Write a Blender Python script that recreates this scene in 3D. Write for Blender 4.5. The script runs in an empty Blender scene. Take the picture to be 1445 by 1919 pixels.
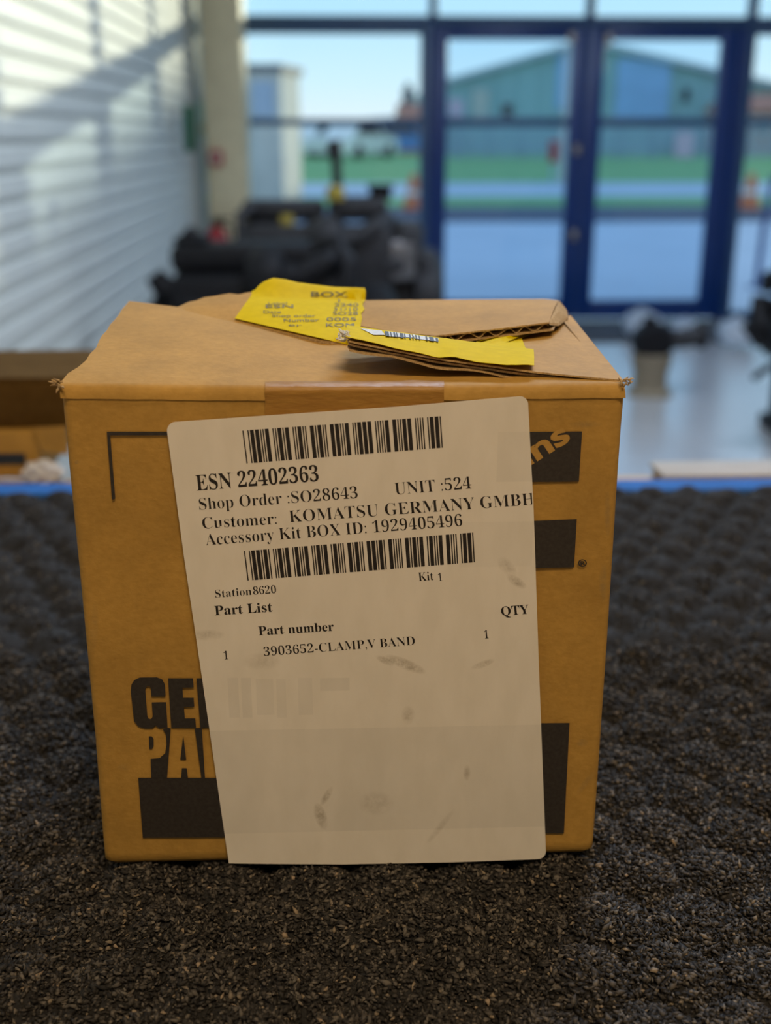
import bpy, bmesh, math, random
import numpy as np
from mathutils import Vector, Matrix
random.seed(7); rng = np.random.default_rng(7)
SC = bpy.context.scene
COL = SC.collection
PI = math.pi

# ------------------------------------------------------------------ camera
FPX = 2065.0
PITCH = math.radians(18.85); YAW = math.radians(2.17)
CAMZ = 1.34
cam = bpy.data.cameras.new('camera'); cam.sensor_fit = 'HORIZONTAL'; cam.sensor_width = 36
cam.lens = 36*FPX/1445; cam.clip_start = .02; cam.clip_end = 800
co = bpy.data.objects.new('camera', cam); COL.objects.link(co)
co.location = (0, 0, CAMZ); co.rotation_euler = (PI/2-PITCH, 0, -YAW)
cam.dof.use_dof = True; cam.dof.focus_distance = .327; cam.dof.aperture_fstop = 11.5
SC.camera = co
ROT = co.rotation_euler.to_matrix()

# ------------------------------------------------------------------ sky, sun, exposure
SC.view_settings.view_transform = 'Standard'; SC.view_settings.look = 'None'
SC.view_settings.gamma = 1; SC.view_settings.use_curve_mapping = False
SC.view_settings.exposure = 0
w = bpy.data.worlds.new('sky'); SC.world = w; w.use_nodes = True
nt = w.node_tree; nt.nodes.clear()
tc = nt.nodes.new('ShaderNodeTexCoord'); sx = nt.nodes.new('ShaderNodeSeparateXYZ')
rp = nt.nodes.new('ShaderNodeValToRGB'); bg = nt.nodes.new('ShaderNodeBackground'); wo = nt.nodes.new('ShaderNodeOutputWorld')
nt.links.new(tc.outputs['Generated'], sx.inputs[0]); nt.links.new(sx.outputs['Z'], rp.inputs[0])
nt.links.new(rp.outputs[0], bg.inputs[0]); nt.links.new(bg.outputs[0], wo.inputs[0])
cr = rp.color_ramp; cr.elements[0].position = 0; cr.elements[0].color = (.86, .93, .97, 1)
cr.elements[1].position = 1; cr.elements[1].color = (.40, .60, .95, 1)
for p, c in ((.045, (.67, .89, .98, 1)), (.10, (.51, .81, 1.0, 1)), (.35, (.46, .72, 1.0, 1))):
    e = cr.elements.new(p); e.color = c
bg.inputs['Strength'].default_value = 1.15
sl = bpy.data.lights.new('sun', 'SUN'); sl.energy = 3.1; sl.color = (1, .90, .62); sl.angle = math.radians(.6)
so = bpy.data.objects.new('sun', sl); COL.objects.link(so)
so.rotation_euler = Vector((-1, -1.3, -.195)).to_track_quat('-Z', 'Y').to_euler()
LAMP_COL = (1, .72, .42); LAMP_W = 40.0       # warm panel over the bench
FILL_COL = (.66, .79, 1); FILL_W = 61.0         # added cool fill panels standing in for more sky light

# ------------------------------------------------------------------ helpers
def ray(px, py):
    return ROT @ Vector(((px-722.5)/FPX, -(py-959.5)/FPX, -1))
def V(px, py, y):                       # point seen at a pixel, at distance y from the camera's plane x-z
    d = ray(px, py); t = y/d.y
    return Vector((d.x*t, y, CAMZ+d.z*t))
def wl(o):
    v = Vector((0, 0, 0))
    while o: v += o.location; o = o.parent
    return v
def mesh(name, vs, fs, m, parent=None, smooth=False, world=True):
    me = bpy.data.meshes.new(name)
    off = wl(parent) if (parent and world) else Vector((0, 0, 0))
    me.from_pydata([tuple(Vector(v)-off) for v in vs], [], fs)
    return link(name, me, m, parent, smooth)
def link(name, me, m, parent=None, smooth=False):
    if m is not None:
        for x in (m if isinstance(m, (list, tuple)) else [m]): me.materials.append(x)
    if smooth:
        me.polygons.foreach_set('use_smooth', [True]*len(me.polygons))
    o = bpy.data.objects.new(name, me); COL.objects.link(o)
    if parent: o.parent = parent
    return o
def tag(o, label=None, cat=None, group=None, kind=None):
    for k, v in (('label', label), ('category', cat), ('group', group), ('kind', kind)):
        if v: o[k] = v
    return o
def thing(name, label, cat, loc=(0, 0, 0), group=None):
    o = bpy.data.objects.new(name, None); COL.objects.link(o); o.location = loc; o.empty_display_size = .1
    return tag(o, label, cat, group)
def struct(o): o['kind'] = 'structure'; return o
def dup(src, loc, label, rz=None, parent=None):
    c = src.copy(); COL.objects.link(c); c.location = loc if loc is not None else src.location
    if parent: c.parent = parent
    if rz is not None: c.rotation_euler = (0, 0, rz)
    if label: c['label'] = label
    for ch in list(src.children): dup(ch, None, None, None, c)
    return c
class B:
    """collects shapes in one bmesh"""
    def __init__(s): s.b = bmesh.new()
    def box(s, x0, x1, y0, y1, z0, z1, bev=0, M=None):
        r = bmesh.ops.create_cube(s.b, size=1)
        mt = Matrix.Translation(((x0+x1)/2, (y0+y1)/2, (z0+z1)/2)) @ Matrix.Diagonal((abs(x1-x0), abs(y1-y0), abs(z1-z0), 1))
        bmesh.ops.transform(s.b, matrix=(M or Matrix()) @ mt, verts=r['verts'])
        if bev:
            es = list({e for v in r['verts'] for e in v.link_edges})
            bmesh.ops.bevel(s.b, geom=es, offset=bev, segments=2, affect='EDGES', profile=.5)
        return s
    def cyl(s, p, q, r, r2=None, n=16):
        p, q = Vector(p), Vector(q); d = q-p
        g = bmesh.ops.create_cone(s.b, cap_ends=True, segments=n, radius1=r, radius2=r if r2 is None else r2, depth=d.length)
        bmesh.ops.transform(s.b, matrix=Matrix.Translation((p+q)/2) @ d.to_track_quat('Z', 'Y').to_matrix().to_4x4(), verts=g['verts'])
        return s
    def sph(s, c, r, sc=(1, 1, 1), n=14):
        g = bmesh.ops.create_uvsphere(s.b, u_segments=n, v_segments=max(6, n//2), radius=r)
        bmesh.ops.transform(s.b, matrix=Matrix.Translation(c) @ Matrix.Diagonal((*sc, 1)), verts=g['verts'])
        return s
    def lathe(s, prof, c, axis='Z', n=24):
        c = Vector(c); rings = []
        for r, h in prof:
            ring = []
            for i in range(n):
                a = 2*PI*i/n; u, v = r*math.cos(a), r*math.sin(a)
                ring.append(s.b.verts.new(c+(Vector((u, v, h)) if axis == 'Z' else Vector((h, u, v)) if axis == 'X' else Vector((u, h, v)))))
            rings.append(ring)
        for a, b_ in zip(rings, rings[1:]):
            for i in range(n): s.b.faces.new((a[i], a[(i+1) % n], b_[(i+1) % n], b_[i]))
        s.b.faces.new(rings[0][::-1]); s.b.faces.new(rings[-1])
        return s
    def tube(s, pts, r, n=10):
        pts = [Vector(p) for p in pts]; rings = []
        for i, p in enumerate(pts):
            d = (pts[min(i+1, len(pts)-1)]-pts[max(i-1, 0)]).normalized()
            q = d.to_track_quat('Z', 'Y')
            rr = r[i] if isinstance(r, (list, tuple)) else r
            rings.append([s.b.verts.new(p+q @ Vector((rr*math.cos(2*PI*k/n), rr*math.sin(2*PI*k/n), 0))) for k in range(n)])
        for a, b_ in zip(rings, rings[1:]):
            for i in range(n): s.b.faces.new((a[i], a[(i+1) % n], b_[(i+1) % n], b_[i]))
        s.b.faces.new(rings[0][::-1]); s.b.faces.new(rings[-1])
        return s
    def prism(s, poly, d):              # poly of 3-D points, extruded by vector d
        a = [s.b.verts.new(p) for p in poly]; d = Vector(d)
        b_ = [s.b.verts.new(Vector(p)+d) for p in poly]
        n = len(poly); s.b.faces.new(a); s.b.faces.new(b_[::-1])
        for i in range(n): s.b.faces.new((a[(i+1) % n], a[i], b_[i], b_[(i+1) % n]))
        return s
    def make(s, name, m, parent=None, smooth=False, world=True):
        bmesh.ops.recalc_face_normals(s.b, faces=s.b.faces)
        if parent and world: bmesh.ops.translate(s.b, verts=s.b.verts, vec=-wl(parent))
        me = bpy.data.meshes.new(name); s.b.to_mesh(me); s.b.free()
        o = link(name, me, m, parent, False)
        if smooth:
            for p in me.polygons: p.use_smooth = True
            try: me.set_sharp_from_angle(angle=math.radians(40))
            except Exception: pass
        return o
def box(name, m, x0, x1, y0, y1, z0, z1, parent=None, bev=0, world=True):
    return B().box(x0, x1, y0, y1, z0, z1, bev).make(name, m, parent, bool(bev), world)

# ------------------------------------------------------------------ materials
def mat(name, col, rough=.6, metal=0, col2=None, scale=20, stretch=(1, 1, 1), detail=4, bump=0, bscale=None, spec=.5, bdist=.001, lo=.35, hi=.65, blotch=0):
    m = bpy.data.materials.new(name); m.use_nodes = True
    n = m.node_tree.nodes; l = m.node_tree.links; p = n['Principled BSDF']
    p.inputs['Base Color'].default_value = (*col, 1); p.inputs['Roughness'].default_value = rough
    p.inputs['Metallic'].default_value = metal; p.inputs['Specular IOR Level'].default_value = spec
    t = n.new('ShaderNodeTexCoord'); mp = n.new('ShaderNodeMapping'); mp.inputs['Scale'].default_value = stretch
    l.new(t.outputs['Object'], mp.inputs[0])
    c2 = col2 or tuple(c*.88 for c in col)
    nz = n.new('ShaderNodeTexNoise'); nz.inputs['Scale'].default_value = scale; nz.inputs['Detail'].default_value = detail
    l.new(mp.outputs[0], nz.inputs['Vector'])
    r = n.new('ShaderNodeValToRGB'); r.color_ramp.elements[0].position = lo; r.color_ramp.elements[1].position = hi
    r.color_ramp.elements[0].color = (*c2, 1); r.color_ramp.elements[1].color = (*col, 1)
    l.new(nz.outputs['Fac'], r.inputs[0]); l.new(r.outputs[0], p.inputs['Base Color'])
    if blotch:                          # broad uneven tone and handling dirt
        nb = n.new('ShaderNodeTexNoise'); nb.inputs['Scale'].default_value = 38; nb.inputs['Detail'].default_value = 8; nb.inputs['Roughness'].default_value = .68
        l.new(t.outputs['Object'], nb.inputs['Vector'])
        q = n.new('ShaderNodeMapRange'); q.inputs['From Min'].default_value = .3; q.inputs['From Max'].default_value = .7
        q.inputs['To Min'].default_value = 1-blotch*1.3; q.inputs['To Max'].default_value = 1+blotch*.55
        l.new(nb.outputs['Fac'], q.inputs['Value'])
        mx = n.new('ShaderNodeMix'); mx.data_type = 'RGBA'; mx.blend_type = 'MULTIPLY'; mx.inputs['Factor'].default_value = 1
        l.new(r.outputs[0], mx.inputs['A']); l.new(q.outputs[0], mx.inputs['B']); l.new(mx.outputs['Result'], p.inputs['Base Color'])
    if bump:
        nb = n.new('ShaderNodeTexNoise'); nb.inputs['Scale'].default_value = bscale or scale*2; nb.inputs['Detail'].default_value = 5
        l.new(mp.outputs[0], nb.inputs['Vector'])
        b = n.new('ShaderNodeBump'); b.inputs['Strength'].default_value = bump; b.inputs['Distance'].default_value = bdist
        l.new(nb.outputs['Fac'], b.inputs['Height']); l.new(b.outputs[0], p.inputs['Normal'])
    return m
def glass(name, tint, refl=.07):
    m = bpy.data.materials.new(name); m.use_nodes = True
    n = m.node_tree.nodes; l = m.node_tree.links; n.clear()
    o = n.new('ShaderNodeOutputMaterial'); mx = n.new('ShaderNodeMixShader'); t = n.new('ShaderNodeBsdfTransparent'); g = n.new('ShaderNodeBsdfGlossy')
    lw = n.new('ShaderNodeLayerWeight'); lw.inputs['Blend'].default_value = .12
    mr = n.new('ShaderNodeMath'); mr.operation = 'MULTIPLY_ADD'; mr.inputs[1].default_value = .5; mr.inputs[2].default_value = refl*.4
    l.new(lw.outputs['Fresnel'], mr.inputs[0]); l.new(mr.outputs[0], mx.inputs[0])
    t.inputs[0].default_value = (*tint, 1); g.inputs['Roughness'].default_value = .02
    l.new(t.outputs[0], mx.inputs[1]); l.new(g.outputs[0], mx.inputs[2]); l.new(mx.outputs[0], o.inputs[0])
    return m
def emis(name, col, s):
    m = bpy.data.materials.new(name); m.use_nodes = True
    p = m.node_tree.nodes['Principled BSDF']; p.inputs['Base Color'].default_value = (.9, .9, .9, 1)
    p.inputs['Emission Color'].default_value = (*col, 1); p.inputs['Emission Strength'].default_value = s
    return m
KR = (.47, .275, .062)
M = dict(
    kraft=mat('kraft_card', KR, .68, col2=(.425, .245, .052), scale=620, stretch=(.7, .7, 1.1), detail=9, bump=.22, bscale=1100, bdist=.0004, spec=.28, blotch=.16),
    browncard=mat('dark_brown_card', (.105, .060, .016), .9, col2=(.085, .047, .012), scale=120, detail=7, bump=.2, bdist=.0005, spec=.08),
    kraft_in=mat('kraft_inner', (.40, .27, .12), .85, col2=(.30, .19, .075), scale=700, detail=6, bump=.3, bdist=.0004),
    kraft_edge=mat('kraft_edge', (.56, .40, .20), .9, col2=(.34, .22, .09), scale=1500, detail=6, bump=.5, bdist=.0005),
    tape=mat('brown_tape', (.36, .19, .036), .42, col2=(.31, .155, .028), scale=160, stretch=(1, 1, 4), bump=.35, bscale=260, bdist=.0006, spec=.35),
    ink=mat('black_ink', (.035, .030, .026), .6, col2=(.022, .018, .016), scale=900, detail=6),
    kprint=mat('bare_card_print', KR, .56, col2=(.425, .245, .052), scale=620, stretch=(.7, .7, 1.1), detail=9),
    toner=mat('black_toner', (.012, .010, .010), .5, col2=(.035, .03, .028), scale=1200, detail=5, lo=.28, hi=.5),
    yellow=mat('yellow_label', (.66, .52, .001), .65, col2=(.60, .47, .001), scale=300, bump=.12, bscale=500, bdist=.0004, spec=.06),
    yprint=mat('label_grey_print', (.10, .085, .02), .6, col2=(.22, .18, .02), scale=2500, lo=.3, hi=.6),
    silver=mat('torn_label_backing', (.55, .60, .66), .35, col2=(.75, .75, .72), scale=900, bump=.5, bdist=.0006),
    rubber=mat('rubber_mat', (.010, .009, .008), .8, col2=(.004, .004, .004), scale=700, detail=8, bump=.9, bscale=900, bdist=.0012),
    ply=mat('plywood', (.52, .36, .20), .6, col2=(.42, .27, .14), scale=30, stretch=(.5, 6, 6)),
    blue_steel=mat('blue_painted_steel', (.03, .14, .44), .75, scale=40, spec=.12),
    navy=mat('navy_frame', (.004, .040, .20), .35, scale=10),
    navy_rail=mat('blue_grey_frame', (.035, .09, .20), .4, scale=10),
    chrome=mat('steel', (.55, .52, .46), .3, 1, scale=30),
    clad=mat('white_cladding', (.65, .67, .62), .5, col2=(.61, .63, .59), scale=3),
    cream=mat('cream_column_paint', (.80, .71, .46), .5, col2=(.70, .61, .39), scale=5),
    plaster=mat('wall_paint', (.55, .50, .43), .8, scale=3),
    ceil=mat('ceiling_paint', (.62, .58, .52), .9, scale=3),
    red=mat('red_paint', (.45, .02, .025), .35, scale=20),
    green=mat('green_panel', (.008, .115, .055), .9, scale=20, spec=.1),
    mint=mat('mint_notice', (.45, .72, .55), .6, scale=20),
    black=mat('black_engine_paint', (.007, .007, .009), .6, scale=20, spec=.25),
    dark=mat('charcoal_cast_iron', (.038, .038, .042), .55, col2=(.024, .024, .027), scale=18, spec=.3),
    steel=mat('dull_steel', (.20, .20, .21), .4, .7, scale=25),
    ycap=mat('yellow_cap', (.42, .32, .05), .5, scale=30),
    tan=mat('tan_cast', (.26, .21, .14), .6, scale=30),
    sack=mat('pale_blue_wrap', (.85, .90, .96), .3, scale=20, bump=.6, bscale=25, bdist=.02),
    paper=mat('pale_board', (.42, .39, .35), .7, scale=30),
    wpaper=mat('white_tissue', (.66, .68, .72), .8, scale=60),
    mat_grey=mat('grey_entrance_mat', (.07, .075, .09), .9, scale=60, bump=.5, bdist=.003),
    rubberblk=mat('black_rubber', (.012, .012, .012), .7, scale=30),
    # outdoors
    yard=mat('concrete_yard', (.56, .60, .66), .8, col2=(.50, .54, .60), scale=.6),
    kerb=mat('dark_kerb', (.09, .10, .14), .8, scale=3),
    asph=mat('road_asphalt', (.50, .56, .62), .8, scale=1),
    grass=mat('grass', (.22, .44, .16), .9, col2=(.17, .36, .13), scale=2, bump=.5, bdist=.02),
    shed=mat('teal_cladding', (.40, .58, .56), .6, scale=.5),
    shed_blue=mat('blue_shed_door', (.38, .58, .85), .5, scale=.5),
    roof=mat('pale_roof', (.60, .66, .70), .5, scale=.5),
    fence=mat('galvanised_fence', (.38, .46, .55), .5, .1, scale=2),
    kiosk=mat('kiosk_render', (.62, .60, .52), .8, scale=2),
    capgrey=mat('dark_cap', (.10, .12, .14), .7, scale=2),
    brick=mat('red_brick', (.50, .22, .14), .85, col2=(.40, .17, .12), scale=8),
    orange=mat('orange_cone', (.62, .16, .05), .5, scale=8),
    white=mat('white_car_paint', (.88, .86, .80), .25, scale=5),
    bcar=mat('blue_car_paint', (.10, .25, .55), .25, scale=5),
    pink=mat('pink_sign', (.75, .50, .58), .6, scale=5),
    beige=mat('beige_panel', (.66, .62, .54), .6, scale=5),
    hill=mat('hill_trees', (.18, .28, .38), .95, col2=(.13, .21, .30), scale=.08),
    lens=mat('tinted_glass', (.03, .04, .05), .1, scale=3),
)
M['gl'] = glass('window_glass', (.93, .97, .99)); M['gl_door'] = glass('door_glass', (.80, .90, .97))

nt = M['sack'].node_tree; tl = nt.nodes.new('ShaderNodeBsdfTranslucent'); tl.inputs[0].default_value = (.88, .93, 1, 1); mx = nt.nodes.new('ShaderNodeMixShader'); mx.inputs[0].default_value = .6   # thin wrap lets daylight through
nt.links.new(nt.nodes['Principled BSDF'].outputs[0], mx.inputs[1]); nt.links.new(tl.outputs[0], mx.inputs[2]); nt.links.new(mx.outputs[0], nt.nodes['Material Output'].inputs[0])
# floor: grey painted concrete with a glossy sealer
fm = mat('sealed_floor', (.46, .46, .46), .25, col2=(.40, .40, .40), scale=1.1, detail=5, spec=.9)
fm.node_tree.nodes['Principled BSDF'].inputs['IOR'].default_value = 1.7
M['floor'] = fm
# mat crumbs: one colour per crumb
cm = bpy.data.materials.new('rubber_crumb'); cm.use_nodes = True
n = cm.node_tree.nodes; l = cm.node_tree.links; p = n['Principled BSDF']; p.inputs['Roughness'].default_value = .72; p.inputs['Specular IOR Level'].default_value = .25
g = n.new('ShaderNodeNewGeometry'); r = n.new('ShaderNodeValToRGB')
r.color_ramp.elements[0].color = (.010, .009, .008, 1); r.color_ramp.elements[1].color = (.26, .20, .14, 1)
for ps, c in ((.40, (.026, .024, .022)), (.75, (.064, .058, .051)), (.95, (.120, .108, .092)), (.990, (.20, .16, .11))):
    e = r.color_ramp.elements.new(ps); e.color = (*c, 1)
l.new(g.outputs['Random Per Island'], r.inputs[0]); l.new(r.outputs[0], p.inputs['Base Color'])
M['crumb'] = cm

# ================================================================== ROOM
YW = 8.45; XL = -.98; XR = 4.3; YB = -3.2; ZC = 3.4
struct(box('floor', M['floor'], XL-.3, XR+.3, YB-.2, YW+.12, -.12, 0))
struct(box('ceiling', M['ceil'], XL-.3, XR+.3, YB-.2, YW+.12, ZC, ZC+.12))
struct(box('wall_right', M['plaster'], XR, XR+.15, YB, YW+.1, 0, ZC))
struct(box('wall_back', M['plaster'], XL-.15, XR+.15, YB-.15, YB, 0, ZC))
# left wall: ribbed white boards, one object each
wlft = struct(box('wall_left', M['clad'], XL-.15, XL-.03, YB, YW+.1, 0, ZC))
P = .083
b0 = B()
prof = [(XL-.03, 0), (XL-.004, 0), (XL, .012), (XL, .058), (XL-.014, .066), (XL-.014, P-.003), (XL-.03, P-.003)]
b0.prism([Vector((x, YB, z)) for x, z in prof], (0, YW-YB, 0))
s0 = b0.make('board', M['clad'], wlft, world=False)
for i in range(1, int(ZC/P)):
    s = s0.copy(); s.location = (0, 0, i*P); COL.objects.link(s); s.parent = wlft

# door wall
def X(px, py=300): return V(px, py, YW).x
def Z(py): return V(722, py, YW).z
zt1 = Z(37); zh0, zh1 = Z(74), Z(47); zm = Z(229)
xj0, xj1 = X(803), X(836); xc0, xc1, xc = X(1061), X(1121), X(1091); xr0, xr1 = X(1331), X(1376)
F0, F1 = YW-.05, YW+.05
def bars(win, name, rects, m, d0=F0, d1=F1):
    for (x0, x1, z0, z1) in rects:
        box(name, m, x0, x1, d0, d1, z0, z1, win, .006)
def pane(win, x0, x1, z0, z1, m):
    box('pane', m, x0, x1, YW-.006, YW+.006, z0, z1, win)
def window(n, x0, x1, z0, z1, mull, trans, m, mw=.06, pm=None):
    wn = bpy.data.objects.new('window_%d' % n, None); COL.objects.link(wn); wn.location = ((x0+x1)/2, YW, z0); struct(wn)
    xs = [x0]+list(mull)+[x1]; zs = [z0]+list(trans)+[z1]
    h = mw/2
    for i, x in enumerate(xs):
        a, b = (x, x+mw) if i == 0 else (x-mw, x) if i == len(xs)-1 else (x-h, x+h)
        box('mullion', m, a, b, F0, F1, z0, z1, wn, .006)
    for i, z in enumerate(zs):
        a, b = (z, z+mw) if i == 0 else (z-mw, z) if i == len(zs)-1 else (z-h*.8, z+h*.8)
        for k in range(len(xs)-1):
            box('transom', m, xs[k]+(mw if k == 0 else h), xs[k+1]-(mw if k == len(xs)-2 else h), F0+.004, F1-.004, a, b, wn, .006)
    for k in range(len(xs)-1):
        for j in range(len(zs)-1):
            pane(wn, xs[k]+(mw if k == 0 else h), xs[k+1]-(mw if k == len(xs)-2 else h), zs[j]+(mw if j == 0 else h*.8), zs[j+1]-(mw if j == len(zs)-2 else h*.8), pm or M['gl'])
    return wn
XW = V(400, 300, YW).x
struct(box('wall_front', M['clad'], XL, XW-.002, F0, F1, 0, ZC))
window(1, XW, xj0-.005, .0, zt1-.032, [], [zm], M['navy_rail'])
window(2, xr1+.005, XR, .0, zt1-.032, [X(1590)], [zm], M['navy_rail'])
window(3, XW, XR, zt1-.03, ZC, [xj0+.02, xc, xr1+.03], [zt1+.62], M['navy_rail'], .055)
tr = bpy.data.objects.new('trim_1', None); COL.objects.link(tr); tr.location = (xc, YW, 0); struct(tr)
bars(tr, 'door_jamb', [(xj0, xj0+.045, 0, zt1-.034), (xr1-.045, xr1, 0, zt1-.034)], M['navy'])
bars(tr, 'door_head', [(xj0+.046, xr1-.046, zh1-.012, zt1-.034)], M['navy'])
def door(n, x0, x1, hinge, sl_, sr_):
    d = bpy.data.objects.new('door_%d' % n, None); COL.objects.link(d); d.location = ((x0+x1)/2, YW, 0); struct(d)
    top = zh1-.016
    bars(d, 'stile', [(x0, x0+sl_, .012, top), (x1-sr_, x1, .012, top)], M['navy'], YW-.028, YW+.028)
    bars(d, 'rail', [(x0+sl_, x1-sr_, .012, .15), (x0+sl_, x1-sr_, zh0, top)], M['navy'], YW-.028, YW+.028)
    bars(d, 'mid_rail', [(x0+sl_, x1-sr_, zm-.03, zm+.03)], M['navy_rail'], YW-.022, YW+.022)
    pane(d, x0+sl_, x1-sr_, .15, zm-.03, M['gl_door']); pane(d, x0+sl_, x1-sr_, zm+.03, zh0, M['gl_door'])
    return d
sw = xc-xc0
d1 = door(1, xj0+.048, xc-.003, 0, xj1-xj0-.048, sw-.003)
d2 = door(2, xc+.003, xr1-.048, 1, xc1-xc-.003, xr1-.048-xr0)
for px, py, d in ((1079, 280, d1), (1073, 441, d1), (1069, 72, d1), (1139, 74, d2)):
    q = V(px, py, YW)
    o = B().box(q.x-.022, q.x+.022, YW-.05, YW-.029, q.z-.035, q.z+.035, .006).cyl((q.x, YW-.05, q.z), (q.x, YW-.075, q.z), .014).make('lock' if py > 100 else 'top_bolt', M['chrome'], d)

# cream column
xcl, xcr = V(388, 300, 8.0).x, V(466, 300, 8.0).x
colm = thing('column', 'cream painted square steel column in front of the left end of the glazing', 'column', ((xcl+xcr)/2, 8.02, 0))
box('shaft', M['cream'], xcl, xcr, 7.9, 8.2, .02, ZC-.002, colm, .035)
box('base_plate', M['cream'], xcl-.04, xcr+.04, 7.86, 8.24, 0, .02, colm, .004)
q = V(405, 296, 7.89)
cp = thing('call_point', 'small dark red call point box on the cream column', 'alarm', (q.x, 7.9, q.z-.05))
box('case', M['red'], q.x-.045, q.x+.045, 7.855, 7.899, q.z-.05, q.z+.05, cp, .008)
box('press_window', M['beige'], q.x-.022, q.x+.022, 7.850, 7.856, q.z-.022, q.z+.022, cp)
q = V(408, 425, 7.78)
fe = thing('fire_extinguisher', 'red fire extinguisher on a low stand before the foot of the cream column', 'extinguisher', (q.x, 7.68, 0))
B().lathe([(.0, .20), (.075, .20), (.083, .22), (.083, .66), (.07, .72), (.03, .76), (.02, .77), (0, .77)], (q.x, 7.68, 0)).make('cylinder', M['red'], fe, True)
B().cyl((q.x, 7.68, .765), (q.x, 7.68, .81), .025).box(q.x-.02, q.x+.10, 7.67, 7.69, .80, .82).make('valve', M['black'], fe)
B().tube([(q.x+.03, 7.68, .785), (q.x+.10, 7.66, .76), (q.x+.11, 7.65, .61), (q.x+.095, 7.64, .45)], .012).make('hose', M['rubberblk'], fe, True)
B().cyl((q.x, 7.68, 0), (q.x, 7.68, .03), .12).cyl((q.x, 7.68, .03), (q.x, 7.68, .20), .022).make('stand', M['dark'], fe)
# signs on the left wall
def wall_pt(px, py):
    d = ray(px, py); t = (XL)/d.x
    return Vector((XL, d.y*t, CAMZ+d.z*t))
gx0, gx1 = V(345, 240, 6.9).x, V(362, 240, 6.9).x
t_, bt = V(352, 197, 6.9).z, V(352, 285, 6.9).z
gs = thing('green_board', 'dark green narrow board standing out from the white ribbed wall near the column', 'board', (XL, 6.9, 1.2))
box('panel', M['green'], gx0, gx1, 6.88, 6.92, bt, t_, gs, .006)
box('bracket', M['clad'], XL+.001, gx0, 6.885, 6.915, t_-.06, t_-.03, gs)
a, b = wall_pt(368, 215), wall_pt(384, 215); t_, bt = wall_pt(375, 190).z, wall_pt(375, 262).z
ms = thing('notice', 'pale mint notice sheet beside the dark green board on the wall', 'notice', (XL, (a.y+b.y)/2, 1.3))
box('sheet', M['mint'], XL+.002, XL+.008, a.y, b.y, bt, t_, ms)
box('yellow_strip', M['ycap'], XL+.0081, XL+.010, a.y+.1, b.y-.05, bt+.05, bt+.10, ms)

# ceiling lights: a warm one, and two cool ones added as fill
def ceiling_or_fill_light(x, y, lab, pw, lc, dm):
    t = thing('ceiling_or_fill_light', lab, 'light', (x, y, ZC), 'ceiling light panels')
    B().box(x-.62, x+.62, y-.32, y-.30, ZC-.05, ZC-.001).box(x-.62, x+.62, y+.30, y+.32, ZC-.05, ZC-.001).box(x-.62, x-.60, y-.30, y+.30, ZC-.05, ZC-.001).box(x+.60, x+.62, y-.30, y+.30, ZC-.05, ZC-.001).make('frame', M['paper'], t)
    box('diffuser', M[dm], x-.60, x+.60, y-.30, y+.30, ZC-.02, ZC-.012, t)
    la = bpy.data.lights.new('lamp', 'AREA'); la.shape = 'RECTANGLE'; la.size = 1.18; la.size_y = .58; la.energy = pw; la.color = lc
    lo = bpy.data.objects.new('lamp', la); COL.objects.link(lo); lo.parent = t; lo.location = (0, 0, -.03)
M['diff'] = emis('warm_diffuser', LAMP_COL, 2.5); M['diff_fill'] = emis('fill_diffuser', FILL_COL, 3.5)
ceiling_or_fill_light(.4, -.9, 'warm ceiling light panel behind the bench', LAMP_W, LAMP_COL, 'diff')
ceiling_or_fill_light(.6, 2.2, 'added cool white fill panel just beyond the bench', FILL_W, FILL_COL, 'diff_fill')
ceiling_or_fill_light(1.7, 4.6, 'added cool white fill panel over the middle of the floor', FILL_W, FILL_COL, 'diff_fill')

# entrance mat
xa, xb = X(1000), X(1420)
em = tag(box('entrance_mat', M['mat_grey'], xa, xb, 7.45, 8.3, 0, .014, None, .006), 'dark grey entrance mat lying before the blue doors', 'mat')

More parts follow.
